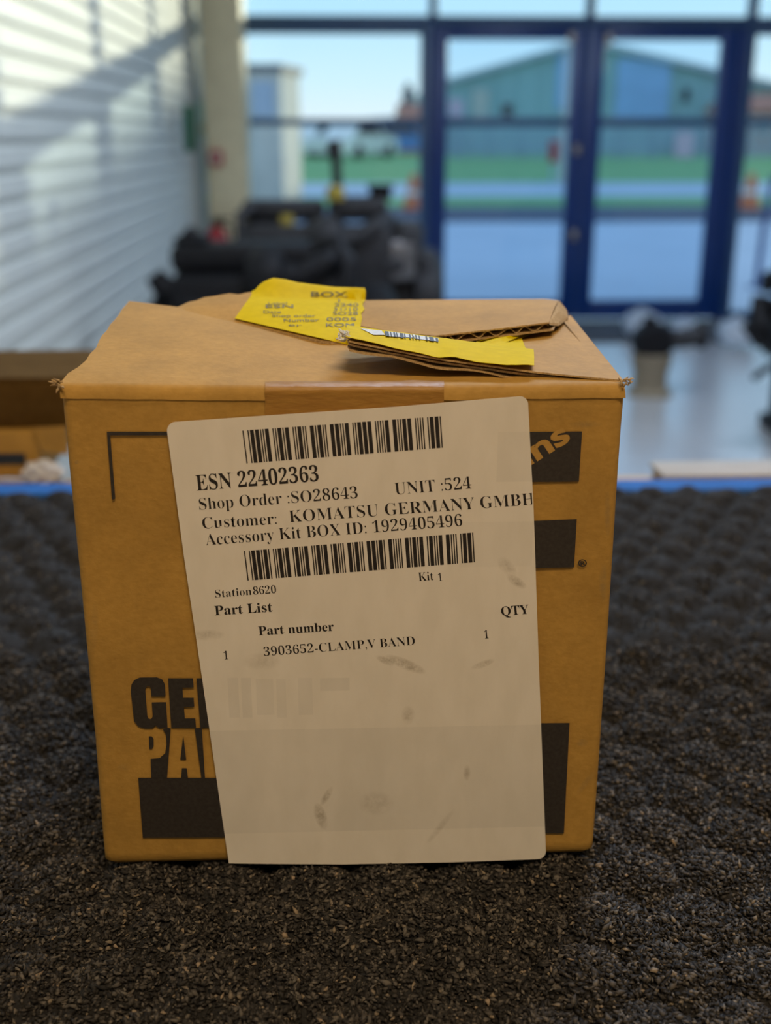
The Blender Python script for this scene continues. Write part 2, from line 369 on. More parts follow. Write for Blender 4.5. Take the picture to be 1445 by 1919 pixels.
# ================================================================== ENGINES
def engine(name, label, loc, m1, m2, kind, lift=0):
    """inline diesel engine on a steel stand, local coordinates: x length, y width, z up"""
    t = thing(name, label, 'engine', loc, None)
    K = dict(parent=t, world=False)
    def mk(b, nm, m, s=True):
        if 'stand' not in nm: bmesh.ops.translate(b.b, verts=b.b.verts, vec=(0, 0, lift))
        return b.make(nm, m, t, s, False)
    L = .36 if kind == 0 else .40
    mk(B().box(-L, L, -.14, .14, .38, .72, .02), 'block', m1)
    mk(B().box(-L+.04, L-.04, -.11, .11, .27, .38, .03), 'oil_pan', m2)
    mk(B().box(-L+.02, L-.02, -.12, .12, .72, .80, .015), 'cylinder_head', m1)
    for k in range(3):
        x = -L+.13+k*(2*L-.26)/2
        mk(B().box(x-.09, x+.09, -.085, .085, .80, .865 if kind else .85, .02), 'rocker_cover', m2)
    mk(B().lathe([(.0, 0), (.21, 0), (.22, .02), (.22, .09), (.17, .13), (0, .13)], (L, 0, .52), 'X'), 'flywheel_housing', m1)
    for (py_, pz, r) in ((0, .45, .10), (-.10, .63, .06), (.10, .66, .05)):
        mk(B().lathe([(0, 0), (r, 0), (r*.9, .015), (r*.9, .035), (r, .05), (0, .05)], (-L-.09, py_, pz), 'X'), 'pulley', m2)
    pts = [(-L-.065, .105*math.cos(a), .45+.105*math.sin(a)) for a in np.linspace(PI, 2*PI, 9)]
    mk(B().tube(pts+[(-L-.065, .155, .66), (-L-.065, .10, .715), (-L-.065, -.10, .695), (-L-.065, -.165, .63), pts[0]], .008, 6), 'belt', M['rubberblk'])
    for k in range(4):
        x = -L+.12+k*(2*L-.24)/3
        mk(B().tube([(x, -.13, .74), (x, -.20, .75), (x, -.22, .70)], .028), 'exhaust_runner', m2)
    mk(B().tube([(-L+.06, -.225, .69), (0, -.23, .69), (L-.06, -.225, .69)], .036), 'exhaust_manifold', m2)
    mk(B().lathe([(0, -.08), (.06, -.08), (.095, -.05), (.105, 0), (.095, .04), (.05, .06), (.05, .10), (0, .10)], (.02, -.27, .80), 'X'), 'turbocharger', m1)
    mk(B().tube([(.12, -.27, .80), (.22, -.25, .85), (.28, -.12, .87), (.28, 0, .85)], .038), 'air_pipe', m2)
    for k in (0, 1):
        mk(B().lathe([(0, 0), (.045, 0), (.05, .02), (.05, .15), (.042, .17), (0, .17)], (-.16+.13*k, -.20, .42), 'Z'), 'oil_filter', m1)
    mk(B().box(-.30, -.20, .14, .24, .45, .60, .02).cyl((-.25, .19, .60), (-.25, .19, .66), .03), 'fuel_pump', m2)
    mk(B().cyl((.10, .20, .50), (.32, .20, .50), .055), 'starter_motor', m1)
    for x in (-.30, .30):
        mk(B().box(x-.03, x+.03, -.30, .30, 0, .06, .005).box(x-.025, x+.025, -.19, -.14, .06, .46+lift).box(x-.025, x+.025, .14, .19, .06, .46+lift), 'stand_leg', m2)
    mk(B().box(-.30, .30, -.03, .03, .005, .055), 'stand_beam', m2)
    return t, mk
# black engine by the left wall
e1, mk = engine('engine', 'jet black engine on a stand nearest the ribbed white wall', (-.285, 4.3, 0), M['black'], M['black'], 0, .06)
mk(B().box(-.35, .20, -.16, .10, .80, .90, .03), 'top_cover', M['black'])
mk(B().box(-.34, -.22, -.12, .06, .90, .925, .01).sph((-.28, -.05, .925), .035), 'intake_box', M['black'])
mk(B().box(-.34, .30, -.24, -.15, .60, .80, .03), 'side_cover', M['black'])
mk(B().tube([(.18, -.1, .88), (.26, -.15, .90), (.30, -.2, .84), (.30, -.22, .74)], .04), 'breather_pipe', M['black'])
mk(B().tube([(-.34, -.1, .72), (-.39, -.1, .75), (-.42, -.1, .79)], [.05, .045, .035]), 'water_outlet', M['black'])
e2, mk = engine('engine', 'charcoal grey engine with yellow caps and tall exhaust pipe before the glazing', (-.08, 5.1, 0), M['dark'], M['dark'], 1, .12)
mk(B().box(-.36, .0, -.10, .12, .87, .95, .02), 'intake_box', M['dark'])
mk(B().box(.02, .28, -.12, .10, .87, .965, .03), 'air_cleaner', M['dark'])
mk(B().box(-.34, .30, -.26, -.15, .56, .86, .04), 'side_cover', M['dark'])
mk(B().box(.18, .40, -.24, -.08, .62, .80, .03), 'control_unit', M['steel'])
mk(B().lathe([(0, 0), (.038, 0), (.042, .02), (.038, .05), (.02, .06), (0, .06)], (.05, -.10, .955), 'Z'), 'fuel_cap', M['ycap'])
mk(B().lathe([(0, 0), (.03, 0), (.03, .04), (0, .045)], (-.16, -.19, .855), 'Z'), 'oil_cap', M['ycap'])
mk(B().tube([(.06, .05, .90), (.06, .05, 1.0), (.055, .05, 1.13), (.05, .05, 1.16), (.04, .05, 1.20)], [.035, .024, .024, .036, .036]), 'exhaust_stack', M['dark'])
mk(B().cyl((.25, 0, .95), (.25, 0, 1.0), .05).cyl((.25, 0, 1.0), (.25, 0, 1.015), .06), 'breather', M['black'])
mk(B().tube([(.34, -.1, .62), (.36, -.14, .66), (.39, -.14, .71), (.43, -.14, .72), (.45, -.14, .62)], [.045, .045, .045, .045, .04]), 'elbow_pipe', M['dark'])
mk(B().box(.42, .52, -.12, .10, .32, .56, .03), 'gearbox', M['dark'])
mk(B().tube([(-.30, -.13, .93), (-.36, -.2, .90), (-.36, -.24, .80), (-.30, -.24, .72)], .022), 'coolant_hose', M['dark'])
mk(B().lathe([(0, 0), (.07, 0), (.075, .03), (.075, .12), (.05, .15), (0, .15)], (.36, -.16, .72), 'Z'), 'separator_bowl', M['dark'])
# engine cut by the right edge of the picture
e3, mk = engine('engine', 'black engine with a drooping arm cut by the right edge of the picture', (2.36, 4.9, 0), M['black'], M['black'], 0, .05)
mk(B().box(-.36, .10, -.20, .12, .70, .86, .03), 'intake_box', M['black'])
mk(B().tube([(-.44, -.05, .56), (-.52, -.08, .58), (-.55, -.10, .50), (-.50, -.10, .42)], [.05, .06, .06, .04]), 'water_elbow', M['black'])
mk(B().tube([(-.36, -.12, .36), (-.48, -.16, .33), (-.56, -.18, .28)], .016), 'drain_arm', M['black'])

# casting on a tan pedestal, standing on the floor
q = V(1215, 735, 1); 
def FL(px, py):
    d = ray(px, py); t = -CAMZ/d.z; return Vector((d.x*t, d.y*t, 0))
q = FL(1216, 738)
pc = thing('pump_casting', 'dark pump casting on a tan pedestal standing alone on the shiny floor', 'pump', (q.x, q.y, 0)); pc.scale = (1.25, 1.25, 1.12)
k = 6.15/2065
B().lathe([(0, 0), (.10, 0), (.10, .015), (.075, .03), (.072, .10), (.085, .16), (.088, .20), (0, .20)], q).make('pedestal', M['tan'], pc, True)
B().lathe([(0, -.06), (.07, -.06), (.09, -.03), (.09, .03), (.07, .06), (0, .06)], (q.x, q.y, .26), 'Y').make('housing', M['black'], pc, True)
B().tube([(q.x+.05, q.y, .27), (q.x+.13, q.y, .27), (q.x+.20, q.y, .29)], [.05, .045, .05]).make('outlet_pipe', M['dark'], pc, True)
B().lathe([(0, 0), (.07, 0), (.07, .02), (0, .02)], (q.x+.20, q.y, .29), 'X').make('flange', M['dark'], pc, True)
B().cyl((q.x-.02, q.y, .33), (q.x-.02, q.y, .375), .03).make('filler_neck', M['black'], pc, True)
def sack(px, py, w_, h_, lab):
    q = FL(px, py); bm = bmesh.new()
    bmesh.ops.create_icosphere(bm, subdivisions=4, radius=1)
    for v in bm.verts:
        n_ = 1+.10*math.sin(v.co.x*5+px)*math.cos(v.co.y*6)+.06*math.sin(v.co.z*9+v.co.x*7)
        v.co = Vector((v.co.x*w_*n_, v.co.y*.16*n_, max(v.co.z, -.72)*h_*.58*n_+h_*.42))
    zmin = min(v.co.z for v in bm.verts)
    for v in bm.verts: v.co.z += -zmin+.0145
    me = bpy.data.meshes.new('wrapped_bundle'); bm.to_mesh(me); bm.free()
    o = link('wrapped_bundle', me, M['sack'], None, True); o.location = (q.x, q.y, 0)
    return tag(o, lab, 'bundle', 'pale wrapped bundles by the doors')
sack(1203, 632, .13, .17, 'round pale blue wrapped bundle by the doors behind the pump casting')
sack(1285, 634, .10, .12, 'low pale wrapped bundle just right of the round one by the doors')
sack(1378, 650, .11, .17, 'rightmost pale wrapped bundle on the floor near the black engine')

# ================================================================== OUTDOORS
gr = thing('yard', 'pale concrete yard outside the blue doors', 'yard', (0, 14, -.05))
box('concrete_slab', M['yard'], -30, 40, YW+.2, 19, -.2, -.03, gr)
kb = box('kerb', M['kerb'], -40, 60, 19.0, 22.3, -.2, .02, gr)
gv = tag(box('grass_strip', M['grass'], -50, 70, 22.3, 25.6, -.2, .05), 'thin green grass strip beyond the dark kerb', 'grass', kind='stuff')
rd = tag(box('road', M['asph'], -60, 90, 25.6, 34.5, -.2, .0), 'pale blue grey road between the two grass strips', 'road')
bk = B().prism([Vector((-70, 34.5, -.2)), Vector((-70, 34.5, .0)), Vector((-70, 47, .42)), Vector((-70, 110, .42)), Vector((-70, 110, -.2))], (180, 0, 0)).make('grass_bank', M['grass'])
tag(bk, 'green grass bank across the road under the fence', 'grass', kind='stuff')
GZ = .42
# shed
YS = 66
def S(px, py, y=YS): return V(px, py, y)
sa, sl0, sr0 = S(1098, 83), S(842, 156), S(1480, 172)
sh = thing('warehouse', 'large teal clad gabled warehouse across the road', 'building', (sa.x, YS, GZ))
B().prism([Vector((sl0.x, YS, GZ)), Vector((sr0.x, YS, GZ)), Vector((sr0.x, YS, sr0.z)), Vector((sa.x, YS, sa.z)), Vector((sl0.x, YS, sl0.z))], (0, 30, 0)).make('walls', M['shed'], sh)
for p0, p1 in ((sl0, sa), (sa, sr0)):
    dx, dz = (p1.x-p0.x), (p1.z-p0.z); e0 = p0-Vector((dx, 0, dz))*.02 if p0 is sl0 else p0; e1 = p1+Vector((dx, 0, dz))*.02 if p1 is sr0 else p1
    B().prism([Vector((e0.x, YS-.5, e0.z+.02)), Vector((e1.x, YS-.5, e1.z+.02)), Vector((e1.x, YS-.5, e1.z+.3)), Vector((e0.x, YS-.5, e0.z+.3))], (0, 31, 0)).make('roof_slope', M['roof'], sh)
for k in range(1, 15):
    x = sl0.x+(sr0.x-sl0.x)*k/15
    zt_ = sl0.z+(sa.z-sl0.z)*min(1, (x-sl0.x)/(sa.x-sl0.x)) if x < sa.x else sa.z+(sr0.z-sa.z)*(x-sa.x)/(sr0.x-sa.x)
    box('cladding_rib', M['shed'], x-.06, x+.06, YS-.08, YS-.001, GZ, zt_-.05, sh)
for (p0, p1, q0, q1, nm, m_) in ((1150, 1258, 110, 232, 'roller_door', 'shed_blue'), (1040, 1080, 95, 205, 'light_panel', 'shed_blue'), (940, 960, 195, 220, 'window', 'lens'), (884, 916, 168, 228, 'side_door', 'beige'), (1278, 1292, 165, 190, 'vent', 'lens')):
    a, b = S(p0, q1), S(p1, q0)
    box(nm, M[m_], a.x, b.x, YS-.15, YS-.09, a.z, b.z, sh)
# fence before the shed
fx0, fx1, YF = S(795, 260, 48.5).x, 20.0, 48.5
fn = thing('fence', 'grey steel fence along the top of the grass bank', 'fence', ((fx0+fx1)/2, YF, GZ))
npst = 12
pst = None
for k in range(npst+1):
    x = fx0+(fx1-fx0)*k/npst
    if pst is None: pst = box('post', M['fence'], x-.04, x+.04, YF-.04, YF+.04, GZ, GZ+1.75, fn)
    else:
        c = pst.copy(); COL.objects.link(c); c.parent = fn; c.location = (x-fx0, 0, 0)
for z in (.3, 1.55): box('rail', M['fence'], fx0, fx1, YF+.045, YF+.075, GZ+z, GZ+z+.06, fn)
bb = B()
for k in range(220):
    x = fx0+(fx1-fx0)*(k+.5)/220
    bb.box(x-.022, x+.022, YF+.08, YF+.09, GZ+.05, GZ+1.7)
bb.make('pales', M['fence'], fn)['kind'] = 'stuff'
def sign(px0, px1, py0, py1, y, m_, lab):
    a, b = V(px0, py1, y), V(px1, py0, y)
    t = thing('sign', lab, 'sign', ((a.x+b.x)/2, y, GZ))
    box('panel', M[m_], a.x, b.x, y-.03, y, a.z, b.z, t)
    for x in (a.x+.1, b.x-.16): box('post', M['fence'], x, x+.06, y+.001, y+.05, GZ, b.z-.05, t)
sign(1263, 1302, 248, 295, 47.9, 'pink', 'pink and white sign board on the fence behind the right door')
sign(842, 868, 186, 228, 50, 'pink', 'small pink board at the left end of the warehouse')
# lamp post and red box
q = V(1052, 330, 34.2)
lp = thing('lamp_post', 'pale slim lamp post beside the road behind the left door', 'lamp post', (q.x, 34.2, .0))
B().tube([(q.x, 34.2, 0.005), (q.x, 34.2, 1.2), (q.x, 34.2, 3.7)], [.09, .08, .06]).make('pole', M['beige'], lp, True)
B().box(q.x-.35, q.x+.1, 34.1, 34.3, 3.7, 3.82, .03).make('lantern', M['beige'], lp)
q = V(1037, 305, 33.8); z0_, z1_ = V(1037, 304, 33.8).z, V(1037, 264, 33.8).z
rb = thing('post_box', 'small dark red post box on a slim post left of the pale lamp post', 'post box', (q.x, 33.8, .0))
B().lathe([(0, z0_), (.13, z0_), (.14, z0_+.05), (.14, z1_-.12), (.16, z1_-.08), (.13, z1_), (0, z1_+.02)], (q.x, 33.8, 0)).make('body', M['red'], rb, True)
box('slot', M['lens'], q.x-.07, q.x+.07, 33.645, 33.66, z1_-.2, z1_-.16, rb)
B().cyl((q.x, 33.8, .004), (q.x, 33.8, z0_), .035).make('post', M['fence'], rb, True)
# kiosk (pale pillar-like building) on the left
YK = 20.9
ka, kb_, kc = V(468, 360, YK), V(532, 360, YK), V(566, 360, YK+1.2)
zt_ = V(500, 134, YK).z
ks = thing('kiosk', 'tall pale rendered kiosk with a dark cap outside the left window', 'building', ((ka.x+kb_.x)/2, YK+.5, .02))
B().prism([Vector((ka.x-.3, YK, .02)), Vector((kb_.x, YK, .02)), Vector((kc.x, YK+1.2, .02)), Vector((ka.x-.3, YK+1.2, .02))], (0, 0, zt_-.02)).make('walls', M['kiosk'], ks)
B().prism([Vector((ka.x-.38, YK-.08, zt_)), Vector((kb_.x+.03, YK-.08, zt_)), Vector((kc.x+.08, YK+1.28, zt_)), Vector((ka.x-.38, YK+1.28, zt_))], (0, 0, .12)).make('cap', M['capgrey'], ks)
box('louvre', M['fence'], ka.x+.1, kb_.x-.12, YK-.02, YK-.001, zt_-.75, zt_-.15, ks)
# traffic cones
def cone_at(px, py):
    q = V(px, py, 20.6); return Vector((q.x, 20.6, .02))
cn = thing('traffic_cone', 'orange traffic cone on the kerb outside, left of the doors', 'traffic cone', cone_at(775, 400), 'traffic cones on the kerb')
B().box(-.26, .26, -.26, .26, 0, .06, .01).make('base', M['kerb'], cn, world=False)
B().lathe([(.20, .06), (.16, .22), (.14, .30), (.115, .40), (.09, .52), (.05, .66), (.04, .68), (0, .68)], (0, 0, 0)).make('body', M['orange'], cn, True, False)
B().lathe([(.146, .30), (.120, .40), (.112, .40), (.138, .30)], (0, 0, 0)).make('reflective_band', M['beige'], cn, True, False)
dup(cn, cone_at(1402, 405), 'orange traffic cone on the kerb outside, right of the doors')
# dark hooped post on the right outside
q = V(1415, 560, 10.5)
ps = thing('bollard_post', 'dark blue slim post outside the right window', 'post', (q.x, 10.5, -.03))
B().tube([(q.x, 10.5, -.009), (q.x+.01, 10.5, .5), (q.x+.06, 10.5, 1.0)], .028).make('pole', M['navy'], ps, True)
B().cyl((q.x, 10.5, -.029), (q.x, 10.5, -.009), .08).make('foot', M['navy'], ps)
# cars parked by the fence
def car(x, y, z, m_, lab, rz=0):
    t = thing('car', lab, 'car', (x, y, z), 'parked cars across the road')
    prof = [(-2.0, .25), (2.0, .25), (2.05, .6), (1.9, .85), (1.1, .95), (-1.6, .95), (-2.0, .8)]
    B().prism([Vector((a, -.8, b)) for a, b in prof], (0, 1.6, 0)).make('body', M[m_], t, False, False)
    cab = [(-1.5, .95), (1.05, .95), (.45, 1.42), (-1.1, 1.45)]
    B().prism([Vector((a, -.72, b)) for a, b in cab], (0, 1.44, 0)).make('cabin', M[m_], t, False, False)
    B().prism([Vector((-1.32, -.74, .98)), Vector((.85, -.74, .98)), Vector((.38, -.74, 1.34)), Vector((-1.02, -.74, 1.36))], (0, .015, 0)).make('window', M['lens'], t, False, False)
    for wx in (-1.25, 1.25):
        for wy in (-.82, .62):
            B().cyl((wx, wy, .3), (wx, wy+.2, .3), .3).make('wheel', M['rubberblk'], t, True, False)
    t.rotation_euler = (0, 0, rz)
    return t
c1 = car(V(672, 262, 50).x, 50, GZ, 'white', 'white car parked in the middle of the row beyond the grass bank', 1.0)
c2 = car(V(588, 262, 52.5).x, 52.5, GZ, 'white', 'white car parked beside the tall pale kiosk', 1.2)
c3 = car(V(755, 262, 57).x, 57.5, GZ, 'bcar', 'blue car parked nearest the left door post')
# brick houses and hills
def house(px0, px1, ptop, pchim, y, lab):
    a, b = V(px0, 225, y), V(px1, 225, y); zt = V(px0, ptop, y).z
    t = thing('brick_house', lab, 'house', ((a.x+b.x)/2, y, GZ))
    ze = GZ+(zt-GZ)*.7
    box('walls', M['brick'], a.x, b.x, y, y+6, GZ, ze, t)
    B().prism([Vector((a.x-.2, y-.2, ze)), Vector((a.x-.2, y+6.2, ze)), Vector((a.x-.2, y+3, zt))], (b.x-a.x+.4, 0, 0)).make('roof', M['brick'], t)
    c = V(pchim[0], pchim[1], y); wd = pchim[2]*y/2065
    B().box(c.x-wd/2, c.x+wd/2, y+2.6, y+3.4, ze+.3, c.z).cyl((c.x, y+3, c.z), (c.x, y+3, c.z+.3), wd*.25).make('chimney', M['capgrey'], t)
    w_ = b.x-a.x
    for f in (.2, .6): box('window', M['lens'], a.x+w_*f, a.x+w_*(f+.2), y-.04, y-.001, GZ+(ze-GZ)*.5, GZ+(ze-GZ)*.85, t)
house(757, 822, 190, (771, 162, 20), 62, 'red brick house with a dark chimney left of the warehouse')
house(1392, 1520, 172, (1432, 120, 26), 58, 'red brick house at the right edge beyond the fence')
hv = [(-160, 150, GZ)]
pts = []
for i in range(60):
    x = -160+i*6; pts.append((x, 150, 3.1+.5*math.sin(i*.7)+.35*math.sin(i*2.1)+random.random()*.25))
hb = B().prism([Vector((-160, 150, 0))]+[Vector(p) for p in pts]+[Vector((194, 150, 0))], (0, 60, 0)).make('hills', M['hill'])
struct(hb)
struct(box('ground', M['hill'], -400, 400, 110, 500, -.4, -.1))
# unseen blocks added out of frame to keep low sun off the left wall
box('sunblock_walls', M['shed'], 25.5, 34, 45, 53.5, GZ+.02, 7.3, sh)
box('sunblock_link', M['shed'], 25.5, 34, 53.51, YS-.2, GZ+.02, 5.4, sh)
B().prism([Vector((25.2, 44.6, 7.3)), Vector((25.2, 53.7, 7.3)), Vector((25.2, 49.2, 7.9))], (9.1, 0, 0)).make('sunblock_roof', M['roof'], sh)

# ================================================================== BENCH
D = .300
zb = V(660, 1612, D).z; zt = V(660, 726, D).z
ZM = zb-.0013                                 # tops of the mat's bumps
BH = ZM-.018                                  # bench board top
rzb = math.radians(-1.0)
bn = thing('workbench', 'workbench with pale plywood top and blue edging under the black mat', 'workbench', (0, .3, 0))
bn.rotation_euler = (0, 0, rzb)
MB = .707                                      # far edge of the mat
box('top', M['ply'], -.9, 1.1, -.5, .785, BH-.03, BH, bn, .002)
box('blue_edging', M['blue_steel'], -.9, 1.1, MB+.005, MB+.030, BH+.0004, BH+.012, bn, .002)
for x in (-.82, 1.02):
    for y in (-.42, .70): box('leg', M['blue_steel'], x-.03, x+.03, y-.03, y+.03, 0, BH-.03, bn, .003)
box('apron', M['blue_steel'], -.79, .99, .69, .72, BH-.11, BH-.031, bn)

# rubber crumb mat
SP = .0265
def hgt(x, y):
    """height of the mat's surface: staggered domes, flattened where the carton presses"""
    r3 = SP*math.sqrt(3)/2
    best = np.full(x.shape, 9.0)
    j0 = np.floor(y/r3)
    for dj in (-1, 0, 1, 2):
        j = j0+dj
        xo = (j % 2)*SP/2
        i0 = np.round((x-xo)/SP)
        for di in (-1, 0, 1):
            d = (x-xo-(i0+di)*SP)**2+(y-j*r3)**2
            best = np.minimum(best, d)
    q_ = np.sqrt(best)/(SP*.56)
    hh = .0100*(.6+.4*np.clip((y-.33)/.17, 0, 1))*np.clip(1-q_**2, 0, 1)**.8
    wob = .0008*np.sin(x*93+1.3*np.sin(y*71))+.0007*np.sin(y*117+x*41)
    return ZM-.0100*(.6+.4*np.clip((y-.33)/.17, 0, 1))+hh+wob-.0012
NX, NY = 430, 290
xs = np.linspace(-.55, .62, NX); ys = np.linspace(.02, MB, NY)
gx, gy = np.meshgrid(xs, ys)
gz = hgt(gx, gy)+rng.normal(0, .00035, gx.shape)
vs = np.stack([gx, gy-.3, gz], -1).reshape(-1, 3)
me = bpy.data.meshes.new('sheet')
idx = np.arange(NX*NY).reshape(NY, NX)
qd = np.stack([idx[:-1, :-1], idx[:-1, 1:], idx[1:, 1:], idx[1:, :-1]], -1).reshape(-1, 4)
ring = np.concatenate([idx[0, :], idx[1:, -1], idx[-1, -2::-1], idx[-2:0:-1, 0]])
low = vs[ring].copy(); low[:, 2] = BH+.0006
nb0 = len(vs); allv = np.concatenate([vs, low]); nr = len(ring); k = np.arange(nr); k2 = (k+1) % nr
sk = np.stack([ring[k], nb0+k, nb0+k2, ring[k2]], -1)
faces = [tuple(f) for f in np.concatenate([qd, sk])]+[tuple(nb0+k[::-1])]
me.from_pydata(allv.tolist(), [], faces)
mt = thing('rubber_mat', 'black recycled rubber crumb mat with rows of bumps on the workbench', 'mat', (0, .3, 0))
mt.rotation_euler = (0, 0, rzb)
link('sheet', me, M['rubber'], mt, True)
# crumbs
def crumbs(nc, xr, yr, s0, s1):
    x = rng.uniform(*xr, nc); y = rng.uniform(*yr, nc)
    z = hgt(x, y)+rng.uniform(-.0003, .0013, nc)
    c = np.stack([x, y-.3, z], -1)
    base = np.array([(1, 0, 0), (-.9, .1, 0), (.1, .8, 0), (0, -.8, .1), (.1, .1, .6), (-.1, 0, -.6)])
    sc = rng.uniform(s0, s1, (nc, 1, 1))*np.stack([rng.uniform(.6, 1.7, nc), rng.uniform(.5, .95, nc), rng.uniform(.5, .9, nc)], -1)[:, None, :]
    v = base[None]*sc*(1+rng.uniform(-.3, .3, (nc, 6, 3)))
    a = rng.uniform(0, 2*PI, nc); t = rng.uniform(-.7, .7, nc); u = rng.uniform(-.6, .6, nc)
    ca, sa_ = np.cos(a), np.sin(a); ct, st = np.cos(t), np.sin(t); cu_, su = np.cos(u), np.sin(u)
    Rz = np.zeros((nc, 3, 3)); Rz[:, 0, 0] = ca; Rz[:, 0, 1] = -sa_; Rz[:, 1, 0] = sa_; Rz[:, 1, 1] = ca; Rz[:, 2, 2] = 1
    Ry = np.zeros((nc, 3, 3)); Ry[:, 0, 0] = ct; Ry[:, 0, 2] = st; Ry[:, 2, 0] = -st; Ry[:, 2, 2] = ct; Ry[:, 1, 1] = 1
    Rx = np.zeros((nc, 3, 3)); Rx[:, 1, 1] = cu_; Rx[:, 1, 2] = -su; Rx[:, 2, 1] = su; Rx[:, 2, 2] = cu_; Rx[:, 0, 0] = 1
    R = Rz @ Ry @ Rx
    return np.einsum('nij,nkj->nki', R, v)+c[:, None, :]
sets = [crumbs(62000, (-.155, .165), (.20, .335), .0007, .00155),
        crumbs(42000, (-.20, .22), (.335, .46), .0007, .0015),
        crumbs(30000, (-.30, .33), (.46, MB-.004), .0006, .0012),
        crumbs(6000, (-.30, .33), (.06, .20), .0007, .0013)]
allc = np.concatenate(sets)
# none where the carton stands
cxm = allc.mean(1); keep = ~((np.abs(cxm[:, 0]) < .066) & (cxm[:, 1]+.3 > .303) & (cxm[:, 1]+.3 < .40))
allc = allc[keep]
nc = len(allc)
f0 = np.array([(0, 2, 4), (2, 1, 4), (1, 3, 4), (3, 0, 4), (2, 0, 5), (1, 2, 5), (3, 1, 5), (0, 3, 5)])
fc = (np.arange(nc)[:, None, None]*6+f0[None]).reshape(-1)
me = bpy.data.meshes.new('rubber_crumb')
me.vertices.add(nc*6); me.vertices.foreach_set('co', allc.reshape(-1).astype('f4'))
me.loops.add(len(fc)); me.loops.foreach_set('vertex_index', fc.astype('i4'))
me.polygons.add(nc*8); me.polygons.foreach_set('loop_start', np.arange(0, nc*24, 3, dtype='i4'))
me.update(calc_edges=True); me.validate()
o = link('rubber_crumb', me, M['crumb'], mt); o['kind'] = 'stuff'

# ================================================================== CARTON
YBK = .408; RISE = .0075
def ztop(y): return zt+RISE*max(0, (y-D))/(YBK-D)
LP = [(738, 112), (900, 128), (1130, 151), (1380, 175), (1585, 191)]
RP = [(738, 1174), (812, 1167), (913, 1160), (1200, 1142), (1500, 1121), (1590, 1114)]
lz = sorted((V(px, py, D).z, V(px, py, D).x) for py, px in LP); rz_ = sorted((V(px, py, D).z, V(px, py, D).x) for py, px in RP)
fl = lambda z: float(np.interp(z, [a for a, _ in lz], [b for _, b in lz]))
fr = lambda z: float(np.interp(z, [a for a, _ in rz_], [b for _, b in rz_]))
ct = thing('carton', 'battered brown corrugated carton with a white parts label and torn top flaps', 'carton', (0, .354, zb))
R = .0028
def loop(t, inset=0, dz=0):
    pts = []
    z0 = zb+(zt-zb)*t; xl, xr = fl(z0)+inset, fr(z0)-inset; y0, y1 = D+inset, YBK-inset
    def add(cx, cy, a0):
        for i in range(5):
            a = a0+i*PI/8; pts.append((cx+R*math.cos(a), cy+R*math.sin(a)))
    add(xl+R, y0+R, PI); 
    for k in range(1, 24): pts.append((xl+R+(xr-xl-2*R)*k/24, y0))
    add(xr-R, y0+R, 1.5*PI)
    for k in range(1, 8): pts.append((xr, y0+R+(y1-y0-2*R)*k/8))
    add(xr-R, y1-R, 0); add(xl+R, y1-R, PI/2)
    for k in range(1, 8): pts.append((xl, y1-R-(y1-y0-2*R)*k/8))
    out = []
    for x, y in pts:
        zz = zb+(ztop(y)-zb)*t+dz
        # faint dents in the card
        if y < D+.004: y += .0002+.0002*math.sin(x*60+zz*35)*math.sin(t*PI)+(.00012*math.exp(-((zz-(zt-.0048))/.0010)**2))
        out.append((x, y, zz))
    return out
levels = [loop(0, .0015)]+[loop(t) for t in (.012, .03, .08)]+[loop(t) for t in np.linspace(.12, .92, 14)]+[loop(t) for t in (.945, .955, .963, .968, .974, .980)]
for a in np.linspace(.25, 1, 4)*PI/2: levels.append(loop(.980, R*(1-math.cos(a)), R*math.sin(a)))
vs, fs = [], []
for L_ in levels: vs += L_
nl = len(levels[0])
for i in range(len(levels)-1):
    for k in range(nl): fs.append((i*nl+k, i*nl+(k+1) % nl, (i+1)*nl+(k+1) % nl, (i+1)*nl+k))
fs.append(tuple(range(nl))[::-1])
body = mesh('body', vs, fs, M['kraft'], ct, True)

def sheet(name, grid, th, m, parent=ct, edge=None, smooth=True, roll=None):
    """grid[row][col] of top points -> a sheet with thickness th below"""
    r, c = len(grid), len(grid[0]); vs = [Vector(p) for row in grid for p in row]; n0 = len(vs)
    vs += [v+(roll[k//c] if roll and k//c < len(roll) else Vector((0, 0, -th))) for k, v in enumerate(vs)]
    fs = []; I = lambda i, j: i*c+j
    for i in range(r-1):
        for j in range(c-1):
            fs.append((I(i, j), I(i, j+1), I(i+1, j+1), I(i+1, j)))
            fs.append((n0+I(i, j), n0+I(i+1, j), n0+I(i+1, j+1), n0+I(i, j+1)))
    nt_ = len(fs)
    bd = [I(0, j) for j in range(c)]+[I(i, c-1) for i in range(1, r)]+[I(r-1, j) for j in range(c-2, -1, -1)]+[I(i, 0) for i in range(r-2, 0, -1)]
    for a, b in zip(bd, bd[1:]+bd[:1]): fs.append((a, n0+a, n0+b, b))
    o = mesh(name, vs, fs, [m, edge or m], parent, False)
    for k, p in enumerate(o.data.polygons):
        if k < nt_: p.use_smooth = smooth
        else: p.material_index = 1
    o.data.set_sharp_from_angle(angle=math.radians(50))
    if (Vector(grid[0][1])-Vector(grid[0][0])).cross(Vector(grid[1][0])-Vector(grid[0][0])).z < 0: o.data.flip_normals()
    return o
def path(pts, n):
    """resample a polyline of vectors to n points"""
    pts = [Vector(p) for p in pts]; d = [0]
    for a, b in zip(pts, pts[1:]): d.append(d[-1]+(b-a).length)
    out = []
    for k in range(n):
        s_ = d[-1]*k/(n-1)
        i = max(j for j in range(len(pts)) if d[j] <= s_+1e-12); i = min(i, len(pts)-2)
        f = (s_-d[i])/(d[i+1]-d[i]); out.append(pts[i].lerp(pts[i+1], min(1, f)))
    return out
def rag(s=.0004): return random.uniform(-s, s)
